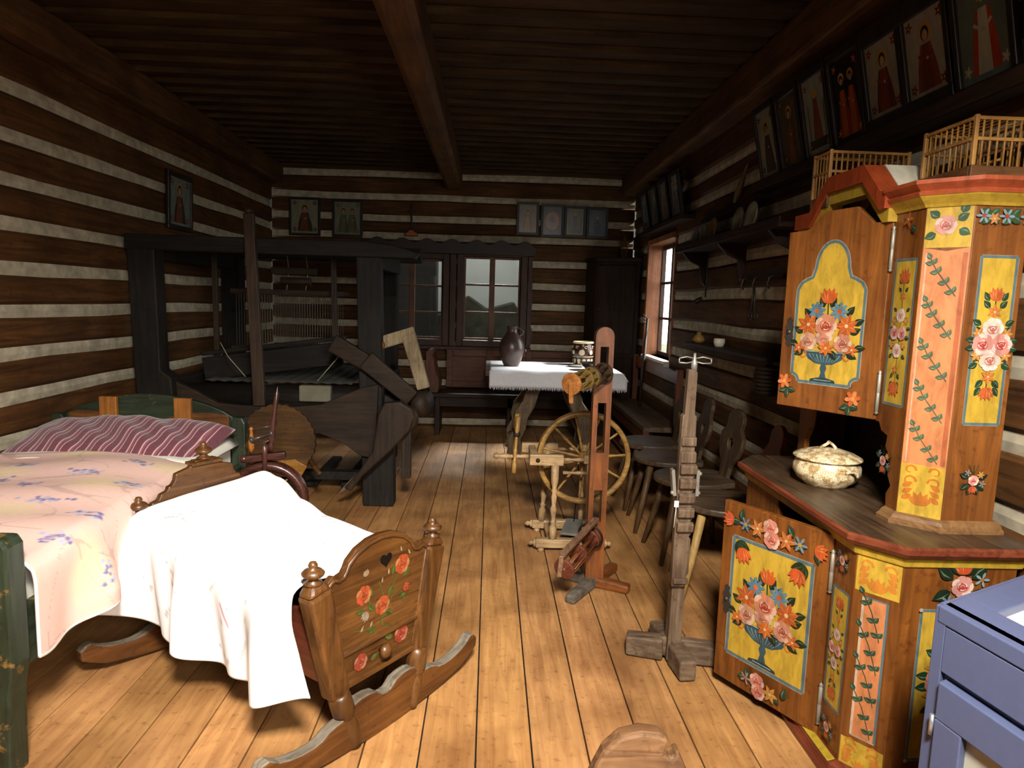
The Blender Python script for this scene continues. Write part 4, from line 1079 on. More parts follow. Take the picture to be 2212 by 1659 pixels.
# painted vase
va = thing('painted_jar', 'dark brown jar with cream relief ornament standing at the right end of the table', 'jar', (.89, 6.36, TZ+.007))
va_m = plain('chocolate glaze', '3c1f16', .25, 0, .3, 10, .6); cream = plain('cream slip', 'd2c096', .35, 0, .15, 20)
mb = MB(); mb.lathe([(0, 0), (.083, 0), (.086, .02), (.098, .08), (.104, .12), (.096, .165), (.084, .195), (.086, .205), (.07, .205), (.07, .19), (0, .185)], (0, 0, 0), Z, 36); bd = mb.build('body', va_m, va, world=False)
mb = MB(); mb.lathe([(.083, .203), (.098, .207), (.100, .216), (.094, .222), (.078, .220), (.076, .205)], (0, 0, 0), Z, 36, False); mb.build('rim', cream, bd, world=False)
mb = MB()
def on_jar(a, z): 
    r_ = interp([0, .02, .08, .12, .165, .195], [.083, .086, .098, .104, .096, .084], z)
    return V3((math.cos(a)*r_, math.sin(a)*r_, z)), V3((math.cos(a), math.sin(a), 0))
for k in range(12):
    a = 2*PI*k/12; c, n_ = on_jar(a, .045); t_ = V3((-n_.y, n_.x, 0))
    mb.add([c-n_*.002]+[c+n_*.004*(0.3)+t_*.016*math.cos(q)+Z*.032*math.sin(q) for q in (2*PI*i/12 for i in range(12))]+[c+n_*.006], [(1+i, 1+(i+1) % 12, 13) for i in range(12)], True)
for k in range(7):
    a = 2*PI*k/7; c, n_ = on_jar(a, .122); t_ = V3((-n_.y, n_.x, 0)); r_ = .028 if k % 2 else .02
    mb.add([c]+[c+n_*.001+t_*r_*math.cos(q)+Z*r_*math.sin(q) for q in (2*PI*i/14 for i in range(14))]+[c+n_*.007], [(1+i, 1+(i+1) % 14, 15) for i in range(14)], True)
    c, n_ = on_jar(a+.4, .172); t_ = V3((-n_.y, n_.x, 0)); mb.tube([c+n_*.002+t_*.016*math.cos(q)+Z*.010*math.sin(q) for q in (lerp(0, 5, i/10) for i in range(11))], .003, 6)
mb.tube([on_jar(2*PI*i/36, .082)[0] for i in range(37)], .003, 6, False); mb.build('relief_ornament', cream, bd, world=False)
# bowl, plate, spoon
bw = MB(); bw.lathe([(0, 0), (.045, 0), (.05, .006), (.085, .04), (.105, .065), (.112, .068), (.108, .062), (.08, .03), (.04, .012), (0, .010)], (0, 0, 0), Z, 36)
o = bw.build('bowl', plain('black glazed earthenware', '1c1614', .2, 0, .3, 8, .6)); o.location = (.905, 5.86, TZ+.007); tag(o, 'black glazed bowl in front of the cream rimmed jar on the table', 'bowl')
mb = MB(); mb.lathe([(0, 0), (.05, 0), (.08, .01), (.085, .012), (.05, .005), (0, .004)], (0, 0, 0), Z, 28); o = mb.build('saucer', plain('grey pottery', '8a8278', .35)); o.location = (.80, 6.14, TZ+.007); tag(o, 'small grey dish lying left of the black bowl on the table', 'dish')

# ================================================================ corner bench, end wall
bench_m = {a: wood('red brown bench', '40200f', '6c3a1c', a, .5) for a in 'xyz'}
dk = {a: wood('nearly black old wood', '1c120a', '38261a', a, .6, 1, .25) for a in 'xyz'}
bn = thing('corner_bench', 'red brown panelled bench along the end wall left of the table', 'bench', (.1, 7.1, 0))
mb = MB(); mb.box((-.62, 6.86, .40), (1.0, 7.3, .44)); mb.build('seat', dk['x'], bn, bevel=.005)
mb = MB(); mb.box((-.46, 7.27, .46), (1.0, 7.29, .87)); bk = mb.build('back_panel', bench_m['x'], bn)
mb = MB()
for x in (-.46, -.03, .40, .94): mb.box((x, 7.245, .46), (x+.065, 7.27, .87))
for z in (.46, .80): 
    for x in (-.395, .035, .465): mb.box((x, 7.245, z), (x+.365 if x < .4 else x+.475, 7.27, z+.07))
mb.build_each('rail', bench_m['x'], bk, bevel=.004)
for x in (-.55, .2, .9):
    mb = MB(); mb.box((x, 6.9, 0), (x+.05, 7.28, .40)); mb.build('leg_board', dk['z'], bn, bevel=.004)
mb = MB(); mb.box((-.5, 6.9, .30), (.9, 6.92, .40)); mb.build('front_rail', dk['x'], bn, bevel=.003)
mb = MB(); outl = [(-.60, .445), (-.52, .445), (-.505, .52), (-.52, .60), (-.545, .66), (-.56, .72), (-.565, .78), (-.585, .83), (-.565, .86), (-.585, .885), (-.625, .885), (-.65, .86), (-.645, .80), (-.66, .74), (-.645, .66), (-.62, .58), (-.615, .50)]
mb.prism(outl, (0, 6.87, 0), X, Z, Yv, .40); mb.build('arm_board', bench_m['z'], bn, bevel=.005)
# bench under the side window
b2 = thing('side_bench', 'dark wooden bench along the right wall beside the table', 'bench', (1.3, 5.8, 0))
mb = MB(); mb.box((1.20, 5.05, .43), (1.50, 6.7, .47)); mb.build('seat', oak['y'], b2, bevel=.005)
mb = MB(); mb.box((1.215, 5.1, .33), (1.235, 6.65, .43)); mb.box((1.215, 5.1, .12), (1.235, 6.65, .17)); mb.build_each('rail', bench_m['y'], b2, bevel=.003)
for x in (1.20, 1.44):
    for y in (5.06, 6.62): mb = MB(); mb.box((x, y, 0), (x+.05, y+.05, .43 if x < 1.3 else .92)); mb.build('leg', bench_m['z'], b2, bevel=.004)
mb = MB(); mb.box((1.455, 5.11, .80), (1.475, 6.62, .9)); mb.build('back_rail', bench_m['y'], b2, bevel=.003)

# ================================================================ board chairs along the right wall
ch_seat = {'x': wood('worn chair seat', '3a2c1e', '665440', 'x', .5, .8, .35)}
ch_back = [wood('red brown chair back', '5a2a12', '7e4420', 'z', .5, .8, .35), wood('dull brown chair back', '34261a', '52402c', 'z', .55, .8, .3)]
leg_m = wood('straw brown chair leg', '9a7c48', 'c4a262', 'z', .5, 1, .3)
def make_chair(label, back, legm, loc, rz):
    t = thing('board_chair', label, 'chair', loc, rz, 'board chairs along the right wall')
    mb = MB(); seat = [(-.245-.005*math.cos(t*3), 0) for t in ()]+[(.165, .10), (.15, .15)]+[(-.04+.215*math.cos(t), .205*math.sin(t)) for t in (lerp(1.15, 2*PI-1.15, i/22) for i in range(23))]+[(.15, -.15), (.165, -.10)]; seat = [(x*1.0, y) for x, y in seat]
    mb.prism(seat, (0, 0, .425), X, Yv, Z, .032); mb.build('seat', ch_seat['x'], t, world=False, bevel=.008)
    tilt = V3((.17, 0, 1)).normalized(); O = V3((.13, 0, .44))
    prof = [(.055, 0), (.05, .04), (.06, .09), (.115, .14), (.15, .205), (.145, .255), (.105, .29), (.09, .305), (.10, .33), (.09, .375), (.042, .405), (0, .41)]
    def outl(n=40):
        pts = [(y, z) for y, z in prof]+[(-y, z) for y, z in prof[-2::-1]]
        return pts
    pts = outl(); c = (0, .215); res = []; N_ = 48
    for i in range(N_):      # resample by angle about the heart hole
        a = 2*PI*i/N_+PI/2; best = None
        for p, q in zip(pts, pts[1:]+pts[:1]):
            d = (math.cos(a), math.sin(a)); e = (q[0]-p[0], q[1]-p[1]); den = d[0]*e[1]-d[1]*e[0]
            if abs(den) < 1e-9: continue
            w = (p[0]-c[0], p[1]-c[1]); tt = (w[0]*e[1]-w[1]*e[0])/den; uu = (w[0]*d[1]-w[1]*d[0])/den
            if tt > 0 and -1e-6 <= uu <= 1.000001 and (best is None or tt < best): best = tt
        res.append((c[0]+math.cos(a)*best, c[1]+math.sin(a)*best))
    hole = []
    for i in range(N_):
        a = 2*PI*i/N_+PI/2; k = .034*(1-.32*math.cos(2*(a-PI/2))*0-.38*max(0, math.cos(a-PI/2))**6+.25*max(0, math.cos(a+PI/2))**4); hole.append((c[0]+math.cos(a)*k, c[1]+math.sin(a)*k))
    mb = MB(); mb.ring(res, hole, O, Yv, tilt, V3((1, 0, -.17)).normalized(), .024); mb.build('backrest', back, t, world=False, fix=True, bevel=.004)
    for sx, sy in ((-.16, -.11), (-.16, .11), (.11, -.1), (.11, .1)):
        mb = MB(); mb.tube([(sx, sy, .43), (sx*1.25, sy*1.25, .22), (sx*1.55, sy*1.6, .0)], [.021, .020, .013], 8); mb.build('leg', legm, t, world=False)
    return t
make_chair('red brown board chair with a heart hole nearest the painted cupboard', ch_back[0], leg_m, (1.22, 3.19, 0), -.12)
leg2 = wood('brown chair leg', '4a3420', '6e5436', 'z', .5, 1, .3)
c2 = make_chair('dark board chair standing second from the painted cupboard', ch_back[1], leg2, (1.20, 3.66, 0), .05)
copy_thing(c2, (1.19, 4.14, 0), -.08, 'dark board chair standing third from the painted cupboard')
copy_thing(c2, (1.19, 4.62, 0), .05, 'dark board chair farthest from the painted cupboard')

# ================================================================ pale spinning wheel
pale = {a: wood('pale turned beech', '94784e', 'c4a67c', a, .45, 1.5, .35) for a in 'xyz'}
honey = {a: wood('honey wheel wood', '7c5a2a', 'b08a4c', a, .45, 1.5, .35) for a in 'xyz'}
sw = thing('spinning_wheel', 'pale wooden spinning wheel with a large spoked wheel in front of the table', 'spinning wheel', (.5, 3.8, 0))
WC_ = V3((.562, 3.80, .515)); WR = .262
mb = MB(); prof = []
n = 56
vs = []
for i in range(n):
    a = 2*PI*i/n; d = V3((math.cos(a), 0, math.sin(a)))
    for r_, h in ((WR-.018, -.022), (WR+.006, -.026), (WR+.012, -.012), (WR+.004, -.006), (WR+.004, .006), (WR+.012, .012), (WR+.006, .026), (WR-.018, .022)): vs.append(WC_+d*r_+Yv*h)
mb.add(vs, [(i*8+j, ((i+1) % n)*8+j, ((i+1) % n)*8+(j+1) % 8, i*8+(j+1) % 8) for i in range(n) for j in range(8)], True)
rim = mb.build('wheel_rim', honey['x'], sw, fix=True)
for k in range(11):
    a = 2*PI*k/11+.08; d = V3((math.cos(a), 0, math.sin(a))); mb = MB()
    mb.lathe([(.006, .02), (.007, .05), (.010, .08), (.006, .10), (.008, .13), (.010, .16), (.006, .19), (.008, .22), (.006, WR-.015)], WC_, d, 8); mb.build('spoke', honey['x'], rim)
mb = MB(); mb.lathe([(.012, -.10), (.014, -.05), (.03, -.04), (.032, 0), (.03, .04), (.014, .05), (.012, .10)], WC_, Yv, 16); mb.build('hub', honey['y'], rim)
mb = MB()
for y in (3.66, 3.99): mb.box((.29, y-.022, .025), (.68, y+.022, .075))
mb.box((.36, 3.66, .035), (.40, 3.99, .06)); mb.box((.52, 3.68, .04), (.56, 3.97, .06))
mb.build_each('base_bar', pale['x'], sw, bevel=.004); mb = MB()
for y in (3.66, 3.99):
    for x, s_ in ((.29, -1), (.68, 1)): mb.lathe([(.022, 0), (.026, .008), (.012, .016), (.016, .028), (.008, .04), (0, .044)], (x, y, .05), X*s_, 12)
mb.build_each('end_knob', pale['x'], sw)
mb = MB()
for x in (.32, .65):
    for y in (3.66, 3.99): mb.lathe([(.018, 0), (.02, .01), (.014, .026)], (x, y, 0), Z, 12)
mb.build_each('foot_button', pale['z'], sw)
def turned(mb, a, b_, s=1.0, n=12):
    a, b_ = V3(a), V3(b_); L = (b_-a).length
    pr_ = [(.022, 0), (.022, .16), (.013, .20), (.019, .235), (.012, .25), (.013, .30), (.019, .36), (.020, .40), (.012, .44), (.013, .47), (.017, .55), (.012, .60), (.018, .63), (.012, .66), (.019, .72), (.022, .76), (.022, 1)]
    mb.lathe([(r_*s, t*L) for r_, t in pr_], a, b_-a, n)
for (x, y), (x2, y2) in (((.385, 3.66), (.385, 3.66)), ((.345, 3.985), (.37, 3.97))):
    mb = MB(); turned(mb, (x, y, .07), (x2, y2, .52)); mb.build('upright', pale['z'], sw)
mb = MB()
for y in (3.66, 3.97): mb.box((.24 if y < 3.8 else .21, y-.02, .50), (.43, y+.02, .56))
mb.box((.25, 3.68, .51), (.29, 3.96, .55)); mb.box((.545, 3.655, .51), (.62, 3.685, .56)); mb.box((.545, 3.93, .51), (.62, 3.96, .56)); tb_ = mb.build_each('table_bar', pale['x'], sw, bevel=.004)[0]
mb = MB()
for y in (3.66, 3.97): mb.lathe([(.012, 0), (.012, .006), (0, .008)], (.285, y-.021, .53), -Yv, 12)
mb.build_each('peg_end', dk['y'], tb_)
mb = MB()
for y in (3.67, 3.945):
    mb.lathe([(.010, 0), (.012, .03), (.008, .05), (.012, .08), (.010, .115)], (.43, y, .53), X, 10); mb.lathe([(.010, 0), (.008, .06), (.012, .09), (.009, .14)], (.43, y, .455), X, 10)
mb.build_each('turned_rail', pale['x'], sw); mb = MB()
for y in (3.675, 3.945): turned(mb, (.58, y, .08), (.58, y, .52), .7)
mb.build_each('wheel_upright', pale['z'], sw)
mb = MB(); mb.lathe([(.011, 0), (.013, .03), (.009, .05), (.014, .07), (.010, .11), (.016, .125), (.018, .15), (.012, .17), (.02, .18), (.014, .20), (0, .205)], (.24, 3.75, .525), -X, 12); sc_ = mb.build('tension_screw', pale['x'], sw)
for y in (3.70, 3.80):
    mb = MB(); turned(mb, (.155, y, .44), (.17, y+.01, .76), .62); mb.build('maiden', honey['z'], sw)
mb = MB(); mb.lathe([(.006, -.06), (.02, -.055), (.02, -.045), (.009, -.04), (.009, .04), (.02, .045), (.02, .055), (.006, .06)], (.166, 3.755, .66), Yv, 12); mb.tube([(.166-.03, 3.80, .66), (.166-.045, 3.76, .66), (.166-.045, 3.69, .66)], .004, 6); mb.build('flyer', dk['y'], sw)
mb = MB(); mb.bar((.48, 3.70, .085), (.545, 3.92, .10), .10, .014); mb.build('treadle', plain('grey treadle', '6c6a62', .6), sw, bevel=.003)
mb = MB(); mb.tube([(.53, 3.86, .11), (.55, 3.90, .35), (.548, 3.91, .54)], .004, 6); mb.build('footman', dk['z'], sw)

# ================================================================ yarn reel on a post
rw = {a: wood('orange brown stand', '55300f', '82491e', a, .45, 1, .4) for a in 'xyz'}
rs = thing('yarn_reel_stand', 'orange brown slotted post stand carrying two cage reels', 'yarn reel', (.548, 3.2, 0))
def foot_arm(mb, c, tip, w, h, t=.7):
    mb.bar((c[0], c[1], h*.55), (tip[0], tip[1], h*.45), w, h*1.1, (0, 0, 1), w*.95, h*.9)
RX, RY = .548, 3.20
greyf = wood('grey worn foot', '4a443c', '746c60', 'x', .6, 1, .2)
for tx, ty in ((.405, 2.985), (.715, 3.115), (.69, 3.40), (.40, 3.30)):
    mb = MB(); foot_arm(mb, (RX, RY), (tx, ty), .055, .05); mb.build('foot_arm', greyf if tx < .6 else rw['x'], rs, bevel=.012)
mb = MB(); w = .044; t = .03
def rseg(mb, z0, z1, lean=0):
    for a, b_ in zip(z0, z1): pass
for z0, z1, solid in ((.05, .34, 1), (.34, .50, 0), (.50, .685, 1), (.685, .93, 0), (.93, 1.06, 1), (1.06, 1.20, 0), (1.20, 1.25, 1)):
    if solid: mb.box((RX-w, RY-t, z0), (RX+w, RY+t, z1))
    else: mb.box((RX-w, RY-t, z0), (RX-w+.024, RY+t, z1)); mb.box((RX+w-.024, RY-t, z0), (RX+w, RY+t, z1))
mb.prism([(RX-w, 1.25), (RX+w, 1.25)]+arc(RX, 1.25, w, 0, PI, 10)[1:-1], (0, RY-t, 0), X, Z, Yv, 2*t)
mb.build('post', rw['z'], rs, fix=True)
def drum(par, c, ax, R_, L_, discs, crank, mats, name):
    """cage reel: discs joined by rods along an axis"""
    ax = V3(ax).normalized(); c = V3(c); mb = MB()
    for s in discs: mb.lathe([(0, 0), (R_, 0), (R_, .014), (0, .014)], c+ax*s, ax, 24)
    q_ = MB(); q_.tube([c-ax*.02, c+ax*L_], .009, 8); e = q_.build(name, mats[1], par)
    for d_, m_ in zip(mb.build_each('disc', mats[0], e, bevel=.002), mats[2:]): d_.data.materials[0] = m_
    x_ = ax.cross(Z).normalized(); y_ = x_.cross(ax); mb = MB()
    for k in range(8): a = 2*PI*k/8; o_ = (x_*math.cos(a)+y_*math.sin(a))*R_*.85; mb.tube([c+o_+ax*discs[0], c+o_+ax*(discs[-1]+.01)], .004, 6)
    mb.build_each('rod', mats[1], e)
    mb = MB()
    if crank:
        p = c+ax*(discs[-1]+.016); mb.bar(p+Z*.01, p-Z*.085-x_*.008, .018, .012, ax); mb.build('crank', mats[0], e, bevel=.002)
    return e
oli = wood('olive brown reel', '4a3818', '7a6230', 'y', .5, 1.5)
AX = (-.178, -.215, -.03)
drum(rs, (RX, RY-.035, 1.075), AX, .052, .27, (.0, .10), False, (wood('dark brown reel', '2a1c10', '4a3824', 'y', .5), dk['y']), 'back_reel')
drum(rs, V3((RX, RY-.035, 1.075))+V3(AX).normalized()*.115, AX, .050, .18, (.0, .05, .160), True, (wood('orange reel disc', '7a481c', 'a86e36', 'x', .5, 1.5), oli, oli, oli), 'upper_reel')
AX2 = (-.19, -.27, -.09)
lr = drum(rs, (RX-.02, RY-.04, .27), AX2, .052, .30, (.02, .15, .28), False, (wood('plum brown reel', '4a2416', '744030', 'y', .45, 1.5), rw['y']), 'lower_reel')
mb = MB(); p0 = V3((RX-.01, RY-.085, .375)); p1 = V3((RX-.20, RY-.31, .275)); mb.bar(p0, p1, .03, .018, (0, 0, 1)); mb.bar(p1, p1-Z*.10+V3((-.008, 0, 0)), .022, .016, (0, 1, 0)); mb.build('crank_arm', wood('grey crank', '5a4030', '8a6a50', 'y', .5), lr, bevel=.003)
mb = MB(); mb.torus((RX-.035, RY-.075, .285), AX2, .062, .006, 28, 6); mb.build('rim_hoop', dk['y'], lr)

# ================================================================ ratchet rush-light post
gp = {a: wood('grey brown weathered post', '483828', '766350', a, .6, 1, .2) for a in 'xyz'}
ps = thing('rush_light_stand', 'grey weathered notched post on a heavy cross foot, iron prongs on top', 'light stand', (.757, 2.50, 0))
PX, PY = .757, 2.50
for tip in ((.585, 2.555), (.95, 2.46), (.775, 2.335), (.735, 2.67)):
    mb = MB(); d = V3((tip[0]-PX, tip[1]-PY, 0)).normalized()
    mb.bar((PX+d.x*.035, PY+d.y*.035, .05), (tip[0], tip[1], .047), .066, .088, (0, 0, 1), .066, .080); mb.bar((PX+d.x*.01, PY+d.y*.01, .06), (tip[0]-d.x*.05, tip[1]-d.y*.05, .058), .03, .085, (0, 0, 1), .03, .062); mb.build('foot_arm', gp['x'], ps, bevel=.009)
mb = MB(); mb.bar((PX, PY, .012), (PX+.004, PY, .40), .056, .056, (0, 1, 0), .05, .05); mb.bar((PX+.004, PY, .40), (PX+.012, PY, 1.16), .042, .03, (0, 1, 0), .034, .03); mb.build('post', gp['z'], ps, bevel=.005)
# sliding notched upper board
mb = MB(); zt = .36; outl = [(-.030, .33), (.022, .33), (.030, .345), (.022, .36), (.024, .37), (.034, .385), (.034, .52)]
z = .53
for k in range(6): outl += [(.026, z), (.036, z+.012), (.036, z+.046), (.026, z+.052)]; z += .056
outl += [(.028, z), (.028, z+.13), (.020, z+.135), (.016, 1.17), (-.014, 1.17), (-.018, z+.135), (-.026, z+.13), (-.030, .5)]
mb.prism(outl, (PX-.004, PY-.052, 0), X, Z, Yv, .034); ns_ = mb.build('notched_slide', gp['z'], ps, bevel=.003)
mb = MB()
for k in range(5): z = .545+k*.056; mb.prism([(0, 0), (-.020, .010), (-.024, .040), (-.012, .046), (0, .046)], (PX-.030, PY-.0525, z), Yv, Z, X, .062)
for z, h in ((.34, .028), (.815, .05), (.88, .04)): mb.prism([(0, 0), (-.012, .004), (-.012, h-.004), (0, h)], (PX-.030, PY-.0525, z), Yv, Z, X, .056)
mb.build_each('notch_block', gp['z'], ns_, bevel=.004)
mb = MB()
for sg in (-1, 1): mb.bar((PX+sg*.042, PY-.04, .69), (PX+sg*.048-.006, PY-.04, .79), .012, .03, (0, 1, 0)); mb.lathe([(.008, 0), (.011, .004), (.006, .012), (0, .014)], (PX+sg*.046, PY-.045, .775), X*sg, 10); mb.lathe([(.008, 0), (.011, .004), (.006, .012), (0, .014)], (PX+sg*.044, PY-.045, .70), X*sg, 10)
mb.build_each('clasp', plain('grey iron clasp', '8a8478', .5, .5, .3), ps)
mb = MB()
for sg in (-1, 1):
    for dz in (-.008, .008): mb.tube([(PX+.006, PY-.035, 1.205+dz*.6), (PX+.006+sg*.03, PY-.04, 1.205+dz*1.5), (PX+.006+sg*.06, PY-.045, 1.203+dz)], .0028, 6)
    mb.tube([(PX+.006+sg*.06, PY-.045, 1.211), (PX+.006+sg*.06, PY-.045, 1.195)], .0028, 6)
mb.lathe([(.012, 0), (.012, .03), (.006, .045), (.005, .065), (0, .066)], (PX+.006, PY-.035, 1.165), Z, 10)
mb.build('iron_prongs', plain('grey iron prong', '8f8c84', .45, .6, .2), ps)
mb = MB(); mb.box((PX-.05, PY-.082, .655), (PX-.034, PY-.0785, .678)); mb.build('paper_tag', plain('white paper', 'f0ece4', .8, 0, .03), ps)
mb = MB(); mb.tube([(PX-.042, PY-.08, .655), (PX-.044, PY-.080, .62), (PX-.046, PY-.079, .575)], .0016, 5); mb.build('tag_string', plain('white string', 'c8bca8', .8), ps)

# ================================================================ small chair back at the front edge
cc = thing('child_chair', 'small wooden chair whose rounded back rises at the front edge of the floor', 'chair', (.375, 1.36, 0))
cm = wood('faded grey brown board', '5a3e28', '8a6644', 'x', .55, 1, .3)
mb = MB(); outl = [(-.13, .10), (.13, .10), (.125, .30), (.10, .355), (.085, .335), (.07, .345), (.078, .378), (.055, .392), (.01, .398), (-.04, .385), (-.08, .35), (-.115, .28)]
mb.prism(outl, (.375, 1.42, 0), X, V3((0, .12, 1)).normalized(), Yv, .045); mb.build('backrest', cm, cc, bevel=.010)
mb = MB(); mb.box((.245, 1.18, .16), (.505, 1.42, .19)); mb.build('seat', cm, cc, bevel=.005)
for x in (.27, .48):
    for y in (1.21, 1.40): mb = MB(); mb.tube([(x, y, .16), (x, y, 0)], [.016, .012], 8); mb.build('leg', cm, cc)

# ================================================================ blue museum case
blue = plain('matt slate blue paint', '4e5674', .55, 0, .05, 30, .35)
CO = V3((.963, 1.317, 0)); e1 = V3((.891, .455, 0)).normalized(); e2 = V3((.166, -.986, 0)).normalized()
HT = .80
mc = thing('display_case', 'slate blue museum display case with a lit top in the lower right corner', 'display case', (1.12, 1.2, 0))
def cbx(mb, u0, u1, v0, v1, z0, z1):
    mb.add([CO+e1*u+e2*v+Z*z for z in (z0, z1) for u, v in ((u0, v0), (u0, v1), (u1, v1), (u1, v0))], [(0,3,2,1), (4,5,6,7), (0,1,5,4), (1,2,6,5), (2,3,7,6), (3,0,4,7)], False)
W1, W2 = .55, .62
mb = MB(); cbx(mb, .018, W1-.018, .018, W2-.018, 0, HT-.06); mb.build('body', blue, mc, fix=True, bevel=.002)
mb = MB(); t = .022
cbx(mb, 0, t, 0, W2, .0, HT-.0); 
cbx(mb, t, W1, 0, t, .0, HT-.001); mb.build('side_board', blue, mc, fix=True, bevel=.002)
# front panels on the face toward the room: rails and stile
mb = MB(); f0, f1 = -.016, .0
cbx(mb, f0, f1, .028, W2, HT-.135, HT-.038); cbx(mb, f0, f1, .0, .028, 0, HT-.002); mb.build('fascia', blue, mc, fix=True, bevel=.002)
mb = MB(); g0 = -.030
cbx(mb, g0, f1, .035, W2, HT-.23, HT-.150); cbx(mb, g0, f1, .035, .10, 0, HT-.23); dr = mb.build('door_frame', blue, mc, fix=True, bevel=.003)
mb = MB(); cbx(mb, -.006, f1, .10, W2, .0, HT-.23); mb.build('pale_panel', plain('cream grey panel', 'a8a594', .5, 0, .04), dr, fix=True)
mb = MB(); c = CO+e1*(-.031)+e2*.030+Z*(HT-.27); mb.tube([c, c+Z*.045], .0045, 8); mb.build('hinge', plain('steel pin', 'b8bcc0', .3, .8, .1), dr)
mb = MB(); cbx(mb, -.018, .085, .008, W2, HT-.035, HT); cbx(mb, .085, W1, .008, .085, HT-.035, HT); cbx(mb, W1-.085, W1, .085, W2, HT-.035, HT)
mb.build('top_frame', blue, mc, fix=True, bevel=.003)
lm, nt, b = new_mat('lit case top'); b.inputs['Base Color'].default_value = lin('f0e4c8'); b.inputs['Emission Color'].default_value = lin('fff2d0'); b.inputs['Emission Strength'].default_value = .55
mb = MB(); cbx(mb, .085, W1-.085, .085, W2, HT-.04, HT-.018); mb.build('lit_panel', lm, mc, fix=True)
# ================================================================ hand loom
lo = {a: wood('dark grey loom timber', '13110e', '27221d', a, .65, .7, .2) for a in 'xyz'}
lb = {a: wood('brown loom timber', '20170f', '382a1c', a, .6, .8, .25) for a in 'xyz'}
lm_ = thing('hand_loom', 'large dark timber hand loom standing behind the bed', 'loom', (-1.45, 5.1, 0))
FYL, BYL = 4.42, 5.8
mb = MB(); mb.prism([(-.825, 0), (-.62, 0), (-.625, .44), (-.70, .46), (-.705, 1.0), (-.72, 1.66), (-.875, 1.66), (-.86, 1.0), (-.84, .46)], (0, FYL, 0), X, Z, Yv, .13); mb.build('corner_post', lo['z'], lm_, bevel=.008)
mb = MB(); mb.prism([(-2.16, 0), (-1.98, 0), (-2.0, .5), (-2.02, .85), (-2.085, .9), (-2.10, 1.66), (-2.27, 1.66), (-2.25, .9), (-2.22, .5)], (0, FYL-.11, 0), X, Z, Yv, .13); mb.build('corner_post', lo['z'], lm_, bevel=.008)
for x0, x1 in ((-2.28, -2.12), (-.98, -.80)):
    mb = MB(); mb.box((x0, BYL, 0), (x1, BYL+.13, 1.70)); mb.build('corner_post', lo['z'], lm_, bevel=.008)
mb = MB(); mb.prism([(-2.33, 1.655), (-.50, 1.655), (-.47, 1.69), (-.55, 1.715), (-.66, 1.74), (-.8, 1.755), (-2.33, 1.755)], (0, FYL-.02, 0), X, Z, Yv, .15); mb.build('cross_beam', lo['x'], lm_, bevel=.008)
mb = MB(); mb.box((-2.32, BYL+.005, 1.70), (-.6, BYL+.125, 1.82)); mb.build('cross_beam', lo['x'], lm_, bevel=.008)
for x in (-2.26, -.87):
    mb = MB(); mb.box((x, FYL+.13, 1.60), (x+.1, BYL, 1.72)); mb.box((x+.02, FYL+.1, .64), (x+.1, BYL, .80)); mb.build_each('side_beam', lo['y'], lm_, bevel=.008)
# breast board: wide shaped plank between the front posts
outl = [(-.72, .835), (-.83, .81), (-.93, .765), (-1.10, .69), (-1.25, .675), (-1.6, .675), (-1.76, .69), (-1.9, .765), (-2.0, .81), (-2.05, .835), (-2.05, .35), (-1.98, .36), (-1.85, .44), (-1.7, .50), (-1.1, .50), (-.95, .44), (-.83, .355), (-.74, .34)]
mb = MB(); mb.prism(outl, (0, FYL-.045, 0), X, Z, Yv, .045); mb.build('breast_board', lb['x'], lm_, bevel=.006)
# ratchet wheel
mb = MB(); N_ = 60; outl = []
for i in range(N_):
    a = 2*PI*i/N_; r_ = .235+(.008 if i % 2 else 0); outl.append((-1.29+r_*math.cos(a), .49+r_*math.sin(a)))
rm = wood('orange brown wheel board', '3c270e', '5e3f1a', 'x', .6, .8, .3)
outl = [(x-.06, z-.03) for x, z in outl]; mb.prism(outl, (0, 4.30, 0), X, Z, Yv, .04); rt = mb.build('ratchet_wheel', rm, lm_, bevel=.003)
mb = MB(); mb.lathe([(.016, 0), (.018, .08), (.014, .12), (.018, .135), (0, .14)], (-1.145, 4.31, .335), V3((.55, -.55, -.45)), 10); mb.build('peg_handle', rm, rt)
mb = MB(); mb.prism([(-1.42, .27), (-1.2, .23), (-1.16, .3), (-1.24, .345), (-1.36, .33)], (0, 4.285, 0), X, Z, Yv, .02); mb.build('patch', wood('yellow pine patch', '8a5c1c', 'b0803a', 'x', .5), rt, bevel=.004)
mb = MB(); mb.lathe([(.05, -.30), (.05, 0), (.055, 0), (.055, .02), (0, .02)], (-1.29, 4.30, .49), -Yv, 14)
# cloth beam and its lever
mb = MB(); mb.lathe([(.085, 0), (.085, 1.62), (.07, 1.63), (.07, 1.66), (0, 1.66)], (-2.06, 4.62, .70), X, 24); mb.build('cloth_beam', lo['x'], lm_)
mb = MB(); outl = [(-.915, .175), (-.87, .150), (-.80, .25), (-.62, .42), (-.50, .555), (-.47, .64), (-.485, .70), (-.56, .745), (-.66, .735), (-.70, .66), (-.735, .42), (-.83, .27)]
mb.prism(outl, (0, 4.24, 0), X, Z, Yv, .07); lv = mb.build('lever', lb['z'], lm_, bevel=.012)
mb = MB(); mb.lathe([(.014, 0), (.017, .1), (.017, .28), (.02, .30)], (-.945, 4.27, .135), V3((.34, .02, .33)), 10); mb.build('handle', wood('rubbed handle', '6a5a48', '8e7c66', 'z', .5), lv)
mb = MB(); mb.lathe([(0, 0), (.075, 0), (.085, .012), (.085, .05), (.075, .06), (0, .06)], (-.545, 4.315, .62), Yv+X*.4, 24); mb.box((-.56, 4.34, .22), (-.50, 4.40, .56)); mb.build('roller_bearing', lb['z'], lm_, bevel=.004)
